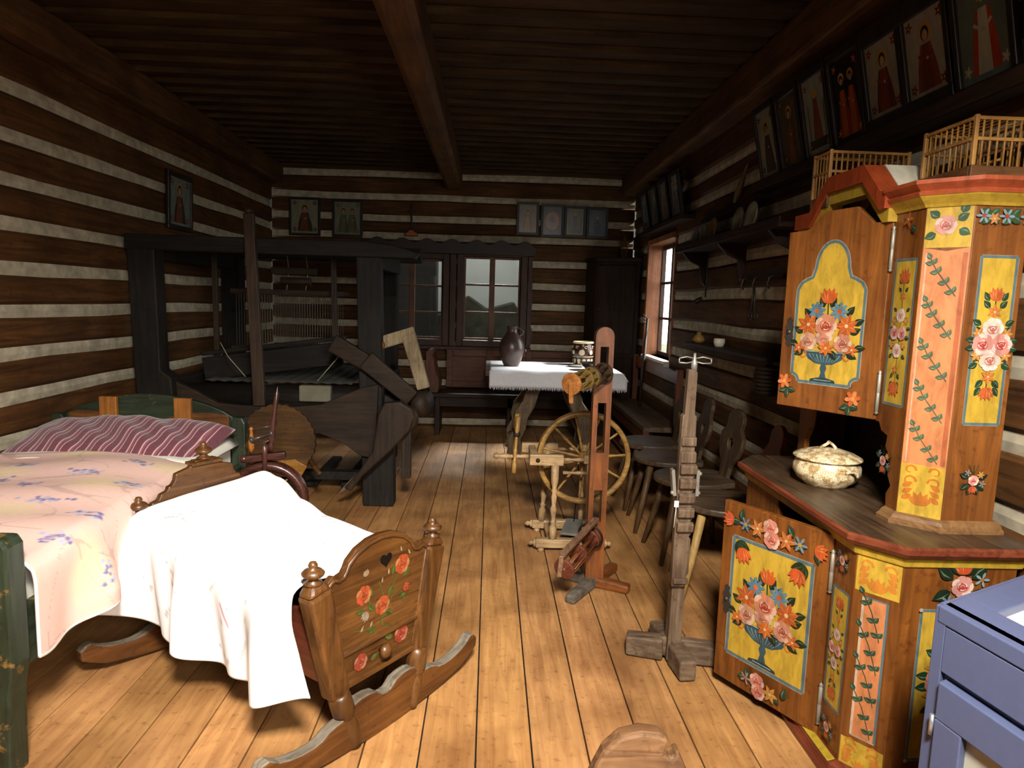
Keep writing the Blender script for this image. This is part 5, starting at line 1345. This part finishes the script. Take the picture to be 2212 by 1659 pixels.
mb = MB(); mb.lathe([(0, 0), (.075, 0), (.085, .015), (.085, .10), (0, .10)], (-.49, 4.50, .70), X+Yv*-.4, 24); mb.build('roller_end', lb['x'], lm_)
# slanted arm with the pale warp board
mb = MB(); mb.bar((-.80, 4.36, 1.00), (-.50, 4.40, .745), .13, .05, (0, 1, 0), .11, .05); mb.bar((-1.02, 4.39, 1.10), (-.80, 4.37, .98), .12, .05, (0, 1, 0), .11, .05); mb.build_each('slanted_arm', lb['x'], lm_, bevel=.01)
plm = {a: wood('pale bare board', '7c6c50', 'a89878', a, .6, 1.2, .2) for a in 'xyz'}
mb = MB(); mb.bar((-.74, 4.52, 1.095), (-.50, 4.52, 1.175), .085, .05, (0, 1, 0)); mb.bar((-.545, 4.52, 1.16), (-.435, 4.50, .80), .095, .06, (0, 1, 0), .085, .06); wb = mb.build_each('warp_board', plm['z'], lm_, bevel=.008)[0]
mb = MB(); mb.lathe([(0, 0), (.036, 0), (.04, .01), (.04, .06), (.03, .065)], (-.735, 4.46, 1.085), Yv, 18); mb.build('round_peg', wood('orange peg end', '6a4018', '9a6a34', 'x', .5), wb)
# heddle shafts, batten, warp and cords
mb = MB()
for y in (5.0, 5.16):
    for z in (.98, 1.40): mb.box((-1.9, y, z), (-1.08, y+.02, z+.035))
mb.build_each('heddle_shaft', lb['x'], lm_, bevel=.003)
mb = MB()
for y in (5.01, 5.17):
    for k in range(40): x = lerp(-1.86, -1.12, k/39); mb.tube([(x, y, 1.0), (x, y, 1.42)], .0016, 4, False)
h = mb.build('heddle_cords', plain('grey cord', '5c564a', .9), lm_); h['kind'] = 'stuff'
for x in (-1.78, -1.52, -1.38, -1.18):
    mb = MB(); mb.tube([(x, 5.09, 1.42), (x+.02, 5.09, 1.58), (x, 5.09, 1.74)], .004, 5); mb.build('hanging_cord', plain('pale cord', '8a806c', .9), lm_)
mb = MB(); mb.box((-1.62, 5.05, 1.55), (-1.30, 5.13, 1.60)); mb.lathe([(.03, 0), (.03, .22)], (-1.56, 5.09, 1.50), X, 12); mb.build_each('pulley_bar', lb['x'], lm_, bevel=.004)
mb = MB(); mb.bar((-2.02, 4.82, .86), (-1.05, 4.82, 1.0), .05, .16, (0, 0, 1)); mb.bar((-2.02, 4.80, .97), (-1.02, 4.80, 1.11), .07, .03, (0, 0, 1)); mb.build_each('batten', lo['x'], lm_, bevel=.006)
for x, z in ((-1.93, .9), (-1.1, 1.05)):
    mb = MB(); mb.bar((x, 4.82, z), (x-.02, 4.86, 1.68), .035, .03, (0, 1, 0)); mb.build('batten_arm', lb['z'], lm_, bevel=.003)
mb = MB(); mb.grid(lambda u, v: V3((lerp(-1.95, -.95, u), lerp(4.64, 5.8, v), .80+.03*v+.004*math.sin(u*80))), 60, 6); mb.build('warp_sheet', plain('dull grey warp', '3c3a34', .9, 0, .3, 30), lm_, solid=.003)
mb = MB(); mb.box((-1.27, 4.50, .69), (-1.06, 4.56, .80)); mb.build('linen_roll', plain('unbleached linen', '6e6a58', .9, 0, .15), lm_, bevel=.01)
for pts in ([(-1.80, 4.55, 1.07), (-1.74, 4.52, .98), (-1.62, 4.50, .85)], [(-.99, 4.60, 1.08), (-1.03, 4.56, .98), (-1.15, 4.52, .83)]):
    mb = MB(); mb.tube(pts, .003, 5); mb.build('guide_string', plain('straw string', '9c9470', .9), lm_)
mb = MB(); mb.box((-2.05, 4.7, .10), (-.75, 4.78, .16))
for k in range(4): mb.box((-1.8+k*.25, 4.78, .03), (-1.72+k*.25, 5.6, .06))
mb.build_each('treadle', lo['y'], lm_, bevel=.004)
# upright pole beside the loom
mb = MB(); mb.bar((-1.485, 4.374, .678), (-1.535, 4.374, 1.90), .075, .04, (0, 1, 0), .065, .04)
mb.lathe([(.02, 0), (.03, .02), (0, .05)], (-1.535, 4.374, 1.90), Z, 10)
tag(mb.build('loom_pole', wood('dusky pole wood', '26190e', '42301e', 'z', .6), bevel=.004), 'tall thin brown wooden pole standing upright against the top beam of the loom', 'pole')

# ================================================================ small dark spinning wheel behind the cradle
sd = {a: wood('dark cherry turned wood', '2e1612', '5a342a', a, .3, 1.5, .55) for a in 'xyz'}
ds = thing('upright_spinning_wheel', 'small dark upright spinning wheel between the cradle and the loom', 'spinning wheel', (-1.10, 3.38, 0))
DC = V3((-1.115, 3.38, .355)); DR = .198
mb = MB(); vs = []; n = 48
ax = V3((.12, -1, .0)).normalized(); ux = -ax.cross(Z).normalized()
for i in range(n):
    a = 2*PI*i/n; d = ux*math.cos(a)+Z*math.sin(a)
    for r_, h in ((DR-.040, -.030), (DR-.012, -.040), (DR, -.028), (DR+.004, -.018), (DR-.008, -.006), (DR-.008, .006), (DR+.004, .018), (DR, .028), (DR-.012, .040), (DR-.040, .030)): vs.append(DC+d*r_+ax*h)
mb.add(vs, [(i*10+j, ((i+1) % n)*10+j, ((i+1) % n)*10+(j+1) % 10, i*10+(j+1) % 10) for i in range(n) for j in range(10)], True)
dr_ = mb.build('wheel_rim', sd['x'], ds, fix=True)
for k in range(10):
    a = 2*PI*k/10+.2; d = ux*math.cos(a)+Z*math.sin(a); mb = MB(); mb.lathe([(.005, .02), (.008, .06), (.005, .08), (.009, .10), (.006, .13), (.005, DR-.02)], DC, d, 8); mb.build('spoke', wood('golden spoke', '7a5a20', 'a88038', 'x', .4), dr_)
mb = MB(); mb.lathe([(.01, -.07), (.022, -.03), (.024, 0), (.022, .03), (.01, .07)], DC, ax, 14); mb.build('hub', sd['y'], dr_)
for sx in (-1, 1):
    mb = MB(); b0 = DC+ax*sx*.06; mb.lathe([(.016, 0), (.018, .1), (.012, .14), (.017, .2), (.012, .3), (.018, .36), (.014, .44), (.011, .6), (.017, .64), (0, .66)], V3((b0.x, b0.y, .0)), V3((0, 0, 1)), 12); mb.build('upright', sd['z'], ds)
mb = MB(); mb.bar(DC+Z*.215-ux*.10, DC+Z*.235+ux*.09, .05, .035); mb.lathe([(.018, 0), (.02, .02), (.013, .035)], DC+Z*.213-ux*.10, -ux, 10); mb.build('cross_rail', sd['x'], ds, bevel=.006)
mb = MB(); mb.lathe([(.009, 0), (.014, .02), (.016, .05), (.009, .09), (.007, .11), (.012, .12), (0, .13)], DC+Z*.25-ux*.075, Z, 10); mb.build('maiden', wood('orange maiden', '8a4e1c', 'b47434', 'z', .4), ds)
mb = MB(); q = DC+Z*.25+ux*.015
mb.lathe([(.012, 0), (.017, .03), (.010, .05), (.020, .08), (.012, .12), (.018, .15), (.009, .19), (.013, .24), (.011, .30), (.006, .31), (0, .34)], q, Z+ux*.12, 12); mb.build('distaff', sd['z'], ds)
mb = MB(); c = DC+Z*.33-ux*.02; mb.lathe([(.006, -.07), (.022, -.06), (.022, -.05), (.010, -.045), (.010, .03), (.024, .04), (.024, .055), (.006, .06)], c, ux+Z*.35, 12); mb.tube([c-ux*.05+Z*.03, c+Z*.045, c+ux*.05+Z*.055], .005, 6); mb.tube([c-ux*.05-Z*.05, c-Z*.035, c+ux*.05-Z*.01], .005, 6); mb.build('flyer', plain('dark flyer', '3a302c', .35), ds)
mb = MB()
for k in range(3):
    a = PI/2+k*2*PI/3; d = V3((math.cos(a), math.sin(a), 0)); mb.bar(V3((DC.x, DC.y, .07)), V3((DC.x, DC.y, 0))+d*.17+Z*.018, .035, .03)
mb.build('tripod_foot', sd['x'], ds, bevel=.004)

# ================================================================ pictures behind glass, folk style
fr_m = wood('black picture frame', '100c0a', '2a201a', 'z', .4, 1, .4)
pic_paint = painted('reverse glass paint', .25, .25, 22, .5)
SK, HAIR = 'c8a080', '3a2418'
def draw(p, w, h, kind, bg, robe, cloak):
    p.poly([(0, 0), (w, 0), (w, h), (0, h)], bg); p.up(); c = w/2
    if kind == 'saint' or kind == 'pair':
        for u in ((.5,) if kind == 'saint' else (.34, .68)):
            u *= w; s = 1 if kind == 'saint' else .72
            p.ell(u, h*.76, w*.15*s, w*.15*s, 0, 'c89a3c', 14); p.up()
            p.poly([(u-.13*w*s, h*.62), (u+.13*w*s, h*.62), (u+.25*w*s, h*.3), (u+.30*w*s, h*.06), (u-.28*w*s, h*.06), (u-.24*w*s, h*.32)], cloak); p.up()
            p.poly([(u-.09*w*s, h*.62), (u+.08*w*s, h*.62), (u+.12*w*s, h*.06), (u-.17*w*s, h*.06)], robe); p.up()
            p.stroke([(u-.2*w*s, h*.5), (u, h*.42), (u+.16*w*s, h*.5)], .05*w, robe); p.up()
            p.ell(u, h*.74, w*.10*s, w*.12*s, 0, HAIR, 12); p.up(); p.ell(u, h*.72, w*.07*s, w*.09*s, 0, SK, 12); p.ell(u+.02*w, h*.44, .035*w, .03*w, 0, SK, 8); p.up()
    elif kind == 'heart':
        p.ell(c, h*.5, w*.42, w*.50, 0, 'c86a28', 20); p.up(); p.ell(c, h*.5, w*.36, w*.44, 0, 'd8a848', 20); p.up(); p.ell(c, h*.5, w*.29, w*.36, 0, robe, 18); p.up()
        p.ell(c, h*.54, w*.12, w*.16, 0, cloak, 12)
    elif kind == 'altar':
        p.poly([(w*.1, h*.08), (w*.9, h*.08), (w*.9, h*.2), (w*.1, h*.2)], cloak); p.up()
        p.poly([(w*.3, h*.2), (w*.7, h*.2), (w*.58, h*.75), (w*.42, h*.75)], robe); p.up(); p.ell(c, h*.78, w*.1, w*.1, 0, 'c8a040', 12)
        for u in (.16, .84): p.stroke([(w*u, h*.2), (w*u, h*.62)], .05*w, '5c6a48'); p.leaf(w*u, h*.6, .14*w, .05*w, PI/2, '7a8a58')
        p.up()
    for u, v in ((.12, .9), (.88, .9), (.12, .12), (.88, .12)): p.star(w*u, h*v, .10*w, 5, robe if kind != 'heart' else '4c5a70', None)
def picture(label, O, U, N, w, h, kind, bg, robe, cloak, group, tilt=0.0, fw=.026, fv=None):
    """framed painting; O lower centre on the wall, U to its right, N towards the viewer"""
    O = V3(O); U = V3(U).normalized(); N = V3(N).normalized(); W = (Z+N*tilt).normalized(); N2 = U.cross(W); N2 = N2 if N2.dot(N) > 0 else -N2
    t = thing('framed_picture', label, 'picture', tuple(O), 0, group); A = O-U*w/2
    mb = MB(); fv = fv or fw
    for (u0, u1, v0, v1) in ((0, w, 0, fv), (0, w, h-fv, h), (0, fw, fv, h-fv), (w-fw, w, fv, h-fv)): mb.prism([(u0, v0), (u1, v0), (u1, v1), (u0, v1)], A, U, W, N2, .022)
    mb.prism([(.004, .004), (w-.004, .004), (w-.004, h-.004), (.004, h-.004)], A, U, W, N2, .008); mb.build('frame', fr_m, t, fix=True, bevel=.003)
    mb = MB(); pt_ = Paint(mb, A+U*fw+W*fv+N2*.0085, U, W, N2); pt_.k = .5; draw(pt_, w-2*fw, h-2*fv, kind, bg, robe, cloak); mb.build('painting', pic_paint, t)
yw = YB-.004
G1, G2, G3, G4 = 'pictures above the loom', 'pictures above the table', 'pictures high on the right wall', 'pictures beside the far corner'
picture('framed picture of a dark robed figure on a pale ground, left one above the loom', (-1.995, yw, 2.03), X, -Yv, .33, .40, 'saint', 'a8a488', '8c4a30', '4c4438', G1)
picture('framed picture of two small figures on a pale ground, right one above the loom', (-1.545, yw, 2.03), X, -Yv, .32, .39, 'pair', '9a9a84', '7c7a58', '6a6650', G1)
picture('framed picture with a yellow robed figure and orange corner, first above the table', (.375, yw, 2.115), X, -Yv, .24, .345, 'saint', '989078', 'b09848', 'a8542c', G2)
picture('framed picture of an orange rayed heart medallion above the table', (.64, yw, 2.10), X, -Yv, .25, .345, 'heart', '6a7078', 'a8a4b0', 'b06a5c', G2)
picture('framed picture with an altar and gold disc above the table', (.885, yw, 2.105), X, -Yv, .235, .33, 'altar', '98947c', '6e8088', '8a6a34', G2)
picture('framed blue grey picture nearest the far corner above the table', (1.125, yw, 2.10), X, -Yv, .235, .325, 'saint', '6c7484', '4a5468', '5c6478', G2)
picture('black framed picture hanging alone on the left log wall', (XL+.006, 5.18, 1.85), Yv, X, .40, .41, 'saint', '8c948c', '8c4426', '2c2a28', 'picture on the left wall', .03, .034)
specs = [('saint', 'a8a48c', '5a3c30', '34382c', 'pale narrow picture with a dark bottom, farthest of the high right wall row'), ('saint', '5c5038', '8a4a24', '4a3c28', 'brown toned picture second from the far end of the high right wall row'),
         ('altar', 'a0a294', '8a4c28', '2e3a24', 'white edged picture with an orange base in the high right wall row'), ('pair', '1c1614', 'b8581f', '98301f', 'black picture with two red figures in the high right wall row'),
         ('saint', 'a49c88', '8c3a20', '6a2c1c', 'pale picture of a small red robed figure in the high right wall row'), ('saint', 'a8a08c', '74341c', '8a4020', 'large picture of a brown red robed figure in the high right wall row'),
         ('saint', '6a7468', 'b8b8a0', 'b4441c', 'picture of a grey and orange robed figure above the bird cage'), ('altar', '8a8c74', 'a89858', '5c6a4c', 'picture cut by the right edge of the view above the bird cage')]
for (kind, bg, rb, ck, lab), y in zip(specs, (3.60, 3.335, 3.07, 2.81, 2.555, 2.31, 2.05, 1.76)):
    picture(lab, (XR-.05, y, 2.07), -Yv, -X, .248, .40, kind, bg, rb, ck, G3, .22, .022, .068 if 2.2 < y < 2.7 else .035)
mb = MB(); mb.box((XR-.10, 1.0, 2.035), (XR, 3.78, 2.068)); mb.box((XR-.105, 1.0, 2.035), (XR-.09, 3.78, 2.085))
struct(mb.build('trim_5', dk['y'], bevel=.003))
for (kind, bg, rb, ck, lab), y in zip([('altar', '8c9088', '5c6a6c', '4a4438', 'small pale picture, last of four beside the far corner on the right wall'), ('saint', '7c7c70', '6a5a3c', '3c342c', 'small grey picture third of four leaning beside the far corner'),
                                       ('saint', '84847c', '8c4a24', '7a3a24', 'small picture with a red base second of four leaning beside the far corner'), ('pair', '90928a', '6a6a5c', '3e3a34', 'small pale picture nearest of four leaning beside the far corner')], (6.45, 6.10, 5.75, 5.40)):
    picture(lab, (XR-.05, y, 2.10), -Yv, -X, .27, .36, kind, bg, rb, ck, G4, .18, .03)
mb = MB(); mb.box((XR-.10, 5.15, 2.065), (XR, 6.75, 2.098)); struct(mb.build('trim_6', dk['y'], bevel=.003))

# small standing cross on the pelmet, straw ornament in the corner
cx_ = thing('standing_cross', 'small dark standing cross with an orange base on the pelmet of the end wall', 'cross', (-.86, YB-.06, 2.062))
mb = MB(); mb.box((-.868, YB-.07, 2.12), (-.852, YB-.055, 2.40)); mb.box((-.91, YB-.068, 2.31), (-.81, YB-.057, 2.325)); mb.build('cross', dk['z'], cx_)
mb = MB(); mb.prism([(-.93, 2.062), (-.79, 2.062), (-.80, 2.09), (-.83, 2.10), (-.84, 2.12), (-.88, 2.12), (-.89, 2.10), (-.92, 2.09)], (0, YB-.09, 0), X, Z, Yv, .05); mb.build('base', wood('orange painted base', '8a3c10', 'b45a20', 'x', .5), cx_, bevel=.004)
sg_ = thing('straw_ornament', 'small hanging straw ornament in the far right corner above the dark cupboard', 'ornament', (1.40, 7.20, 1.88))
mb = MB()
for k in range(8): a = 2*PI*k/8; mb.tube([(1.40, 7.2, 2.12), (1.40+.035*math.cos(a), 7.2+.035*math.sin(a), 2.0), (1.40+.022*math.cos(a), 7.2+.022*math.sin(a), 1.89)], .004, 5)
mb.build_each('straw', plain('golden straw', '9c7434', .6), sg_)
mb = MB(); mb.tube([(1.40, 7.2, 2.12), (1.40, 7.36, 2.2)], .002, 5); mb.build('hanging_thread', plain('thread', '5c5444', .8), sg_)

# dark tall cupboard in the far right corner
dc = thing('corner_cabinet', 'nearly black tall wooden cabinet in the far right corner', 'cabinet', (1.27, 7.2, 0))
mb = MB(); mb.prism([(1.03, YB-.006), (1.03, 7.24), (1.10, 7.10), (1.50, 6.86), (1.515, 6.86), (1.515, YB-.006)], (0, 0, 0), X, Yv, Z, 1.84); mb.build('carcass', dk['z'], dc, bevel=.004)
mb = MB(); mb.prism([(1.01, YB-.004), (1.01, 7.22), (1.09, 7.07), (1.50, 6.83), (1.52, 6.83), (1.52, YB-.004)], (0, 0, 1.842), X, Yv, Z, .04); mb.build('cornice', dk['x'], dc, bevel=.006)
O = V3((1.10, 7.10, 0)); U = V3((1.50, 6.86, 0))-O; L = U.length; U.normalize(); N = V3((U.y, -U.x, 0))
for z0, z1 in ((.1, .85), (.9, 1.8)):
    mb = MB(); mb.prism([(.03, z0), (L-.03, z0), (L-.03, z1), (.03, z1)], O, U, Z, N, .018); d = mb.build('door', dk['z'], dc, bevel=.004)
    mb = MB(); mb.lathe([(.006, 0), (.006, .012), (.014, .018), (.012, .028), (0, .032)], O+U*.06+Z*(z0+z1)/2+N*.018, N, 10); mb.build('door_knob', iron, d)

# ================================================================ things on the right wall
sh = thing('plate_shelf', 'long dark wooden plate shelf on the right log wall', 'shelf', (XR, 4.05, 1.75))
mb = MB(); mb.box((XR-.20, 3.15, 1.785), (XR-.002, 4.93, 1.81)); mb.box((XR-.20, 3.15, 1.81), (XR-.19, 4.93, 1.835)); mb.build('board', dk['y'], sh, bevel=.003)
for y in (3.3, 4.05, 4.8):
    mb = MB(); mb.prism([(XR-.002, 1.785), (XR-.18, 1.785), (XR-.12, 1.72), (XR-.05, 1.69), (XR-.03, 1.58), (XR-.002, 1.55)], (0, y, 0), X, Z, Yv, .03); mb.build('bracket', dk['z'], sh, bevel=.003)
mb = MB(); mb.box((XR-.03, 3.15, 2.0), (XR-.012, 4.93, 2.03)); mb.build('plate_rail', dk['y'], sh)
def plate(label, y, r_, m):
    t = MB(); ax_ = V3((-1, .0, .18)).normalized(); O = V3((XR-.075-.0, y, 1.812+r_*.99))
    t.lathe([(0, .0), (r_*.55, .0), (r_*.62, .012), (r_*.98, .022), (r_, .026), (r_*.96, .030), (r_*.6, .018), (r_*.5, .008), (0, .008)], O, ax_, 32)
    tag(t.build('plate', m), label, 'plate', 'plates on the wall shelf')
pg = plain('grey green glaze', '8c8c78', .3, 0, .25, 12); pc = plain('cream glaze', 'a8a490', .3, 0, .2, 12); py = painted('ochre plate', .3)
plate('pale plate on the wall shelf nearest the painted cupboard', 3.78, .09, pc); plate('grey green plate on the wall shelf behind the pale one', 3.98, .088, pg)
plate('ochre striped plate in the middle of the wall shelf', 4.44, .085, plain('ochre glaze', '8a6e42', .3, 0, .5, 20)); plate('dull grey green plate beside the ochre one on the wall shelf', 4.62, .075, pg); plate('grey plate at the far end of the wall shelf', 4.80, .07, plain('slate glaze', '6c6c6c', .3))
tr = MB(); tr.lathe([(.0, 0), (.012, .01), (.022, .08), (.018, .16), (.010, .22), (.006, .28), (0, .30)], (XR-.035, 4.22, 2.045), V3((-.05, -.62, .55)), 12)
tag(tr.build('wooden_horn', wood('pale horn wood', '5c4c30', '7c6a48', 'y', .5)), 'curved pale wooden horn above the plate shelf', 'horn')
# ladle, tray of small things, pot on the lower ledge
ld = thing('ladle', 'dark iron ladle hanging below the plate shelf', 'ladle', (XR-.03, 4.69, 1.7))
mb = MB(); mb.tube([(XR-.03, 4.70, 1.786), (XR-.03, 4.69, 1.60), (XR-.035, 4.68, 1.47)], .006, 6); mb.build('handle', iron, ld)
mb = MB(); mb.lathe([(0, 0), (.022, .004), (.035, .02), (.036, .03), (.03, .03), (.0, .012)], (XR-.075, 4.68, 1.43), V3((-.6, 0, .8)), 16); mb.build('bowl', iron, ld)
hk = thing('kitchen_rack', 'dark rack with hooks on the right wall left of the painted cupboard', 'rack', (XR, 3.72, 1.5))
mb = MB(); mb.box((XR-.03, 3.45, 1.56), (XR-.002, 4.0, 1.62)); mb.build('board', dk['y'], hk)
for y in (3.55, 3.75, 3.92): mb = MB(); mb.tube([(XR-.03, y, 1.58), (XR-.06, y, 1.57), (XR-.07, y, 1.53), (XR-.055, y, 1.51)], .005, 6); mb.build('hook', iron, hk)
mb = MB(); mb.tube([(XR-.06, 3.75, 1.53), (XR-.05, 3.73, 1.38)], .006, 6); mb.tube([(XR-.06, 3.75, 1.53), (XR-.05, 3.79, 1.38)], .006, 6); mb.torus((XR-.05, 3.72, 1.36), X, .022, .004, 16, 6); mb.torus((XR-.05, 3.80, 1.36), X, .022, .004, 16, 6)
tag(mb.build('iron_shears', iron), 'dark iron shears hanging from the rack left of the painted cupboard', 'shears')
lg = MB(); lg.box((XR-.14, 3.35, 1.135), (XR-.002, 4.75, 1.155)); tag(lg.build('wall_ledge', dk['y'], bevel=.003), 'narrow dark ledge on the right wall below the plate shelf', 'shelf')
mb = MB(); mb.lathe([(0, 0), (.03, .0), (.042, .02), (.030, .045), (.012, .06), (.02, .07), (0, .075)], (XR-.08, 4.62, 1.157), Z, 16); tag(mb.build('turned_pot', plain('golden wood', 'a07c3c', .5)), 'small golden turned pot on the wall ledge', 'pot')
mb = MB(); mb.lathe([(0, 0), (.028, 0), (.036, .03), (.034, .05), (.028, .05), (.028, .01), (0, .008)], (XR-.08, 4.20, 1.157), Z, 18); tag(mb.build('cup', plain('white china', 'd8d0bc', .3)), 'small white cup on the wall ledge', 'cup')
bk = thing('wicker_basket', 'dark round basket hanging on the right wall beside the painted cupboard', 'basket', (XR-.12, 3.36, 1.0))
mb = MB()
for k in range(7): z = .985+.02*k; mb.torus((XR-.12, 3.32, z), Z, .045+.02*math.sin(PI*k/8), .011, 28, 6)
mb.lathe([(0, 0), (.045, 0), (.045, .02)], (XR-.12, 3.32, .97), Z, 20); mb.build('body', dk['x'], bk)
mb = MB(); mb.tube([(XR-.12, 3.32+.05*math.cos(a), 1.10+.032*math.sin(a)) for a in (PI*i/12 for i in range(13))], .007, 6); mb.build('handle', dk['y'], bk)
# staff leaning in the window corner
stf = thing('leaning_staff', 'thin dark staff standing on the side bench and leaning beside the right window', 'staff', (1.40, 6.15, 0))
mb = MB(); mb.tube([(1.405, 6.12, .471), (1.435, 6.19, .85), (1.475, 6.28, 1.28)], [.014, .016, .012], 8); mb.build('shaft', dk['z'], stf)
mb = MB()
for k in range(3): mb.tube([(1.475, 6.28, 1.22+k*.03), (1.42, 6.24, 1.26+k*.03)], .004, 5)
mb.build_each('peg', dk['x'], stf)
# ================================================================ light and camera
w = bpy.data.worlds.new('overcast sky'); S.world = w; w.use_nodes = True
bg = w.node_tree.nodes['Background']; bg.inputs[0].default_value = (.97, .98, 1.0, 1); bg.inputs[1].default_value = 9.0
def area(name, loc, to, size, power, col, spread=PI, sy=None):
    l = bpy.data.lights.new(name, 'AREA'); l.energy = power; l.color = col; l.shape = 'RECTANGLE'; l.size = size; l.size_y = sy or size; l.spread = spread
    o = bpy.data.objects.new(name, l); COL.objects.link(o); o.location = loc
    o.rotation_euler = (V3(to)-V3(loc)).to_track_quat('-Z', 'Y').to_euler(); return o
# museum lamp over the visitors' end of the room, plus an added soft fill
area('gallery_lamp', (.15, -.3, 2.62), (-.3, 2.3, .3), .4, 180, (1, .94, .86), 2.3)
area('added_fill', (1.15, -1.2, 1.9), (-1.3, 3.6, .7), 1.0, 25, (1, .94, .86), 1.5)
sl = bpy.data.lights.new('hazy_sun', 'SUN'); sl.energy = 18; sl.angle = math.radians(9); sl.color = (1, .98, .95)
so = bpy.data.objects.new('hazy_sun', sl); COL.objects.link(so); so.rotation_euler = V3((-1, -.03, -.74)).to_track_quat('-Z', 'Y').to_euler(); so.location = (4, 6, 4)
area('hall_spot', (.05, 9.05, 3.15), (0, 7.37, 1.42), .35, 30, (1, .96, .9), 1.2)
area('hall_lamp', (-.2, 9.6, 3.25), (-.2, 9.8, 0), 1.6, 55, (1, .99, .95))

cam = bpy.data.cameras.new('camera'); co = bpy.data.objects.new('camera', cam); COL.objects.link(co)
cam.sensor_width = 36; cam.sensor_fit = 'HORIZONTAL'; cam.lens = 1450*36/2212; cam.clip_start = .02; cam.clip_end = 60
f = 1450.0
vy = V3(((1060-1106)/f, -(650-829.5)/f, 1)).normalized()          # world +Y seen from the camera (right, up, forward)
r = math.radians(1.5); vz = V3((math.sin(r), math.cos(r), 0)); vz = (vz-vy*vy.dot(vz)).normalized(); vx = -vy.cross(vz)
rows = (vx, vy, vz)
right, up, fwd = (V3((a[i] for a in rows)) for i in range(3))
M = Matrix.Identity(4)
for i in range(3): M[i][0] = right[i]; M[i][1] = up[i]; M[i][2] = -fwd[i]
M.translation = V3((0, 0, 1.4)); co.matrix_world = M
S.camera = co
S.view_settings.view_transform = 'Standard'; S.view_settings.look = 'None'; S.view_settings.gamma = 1; S.view_settings.exposure = 0
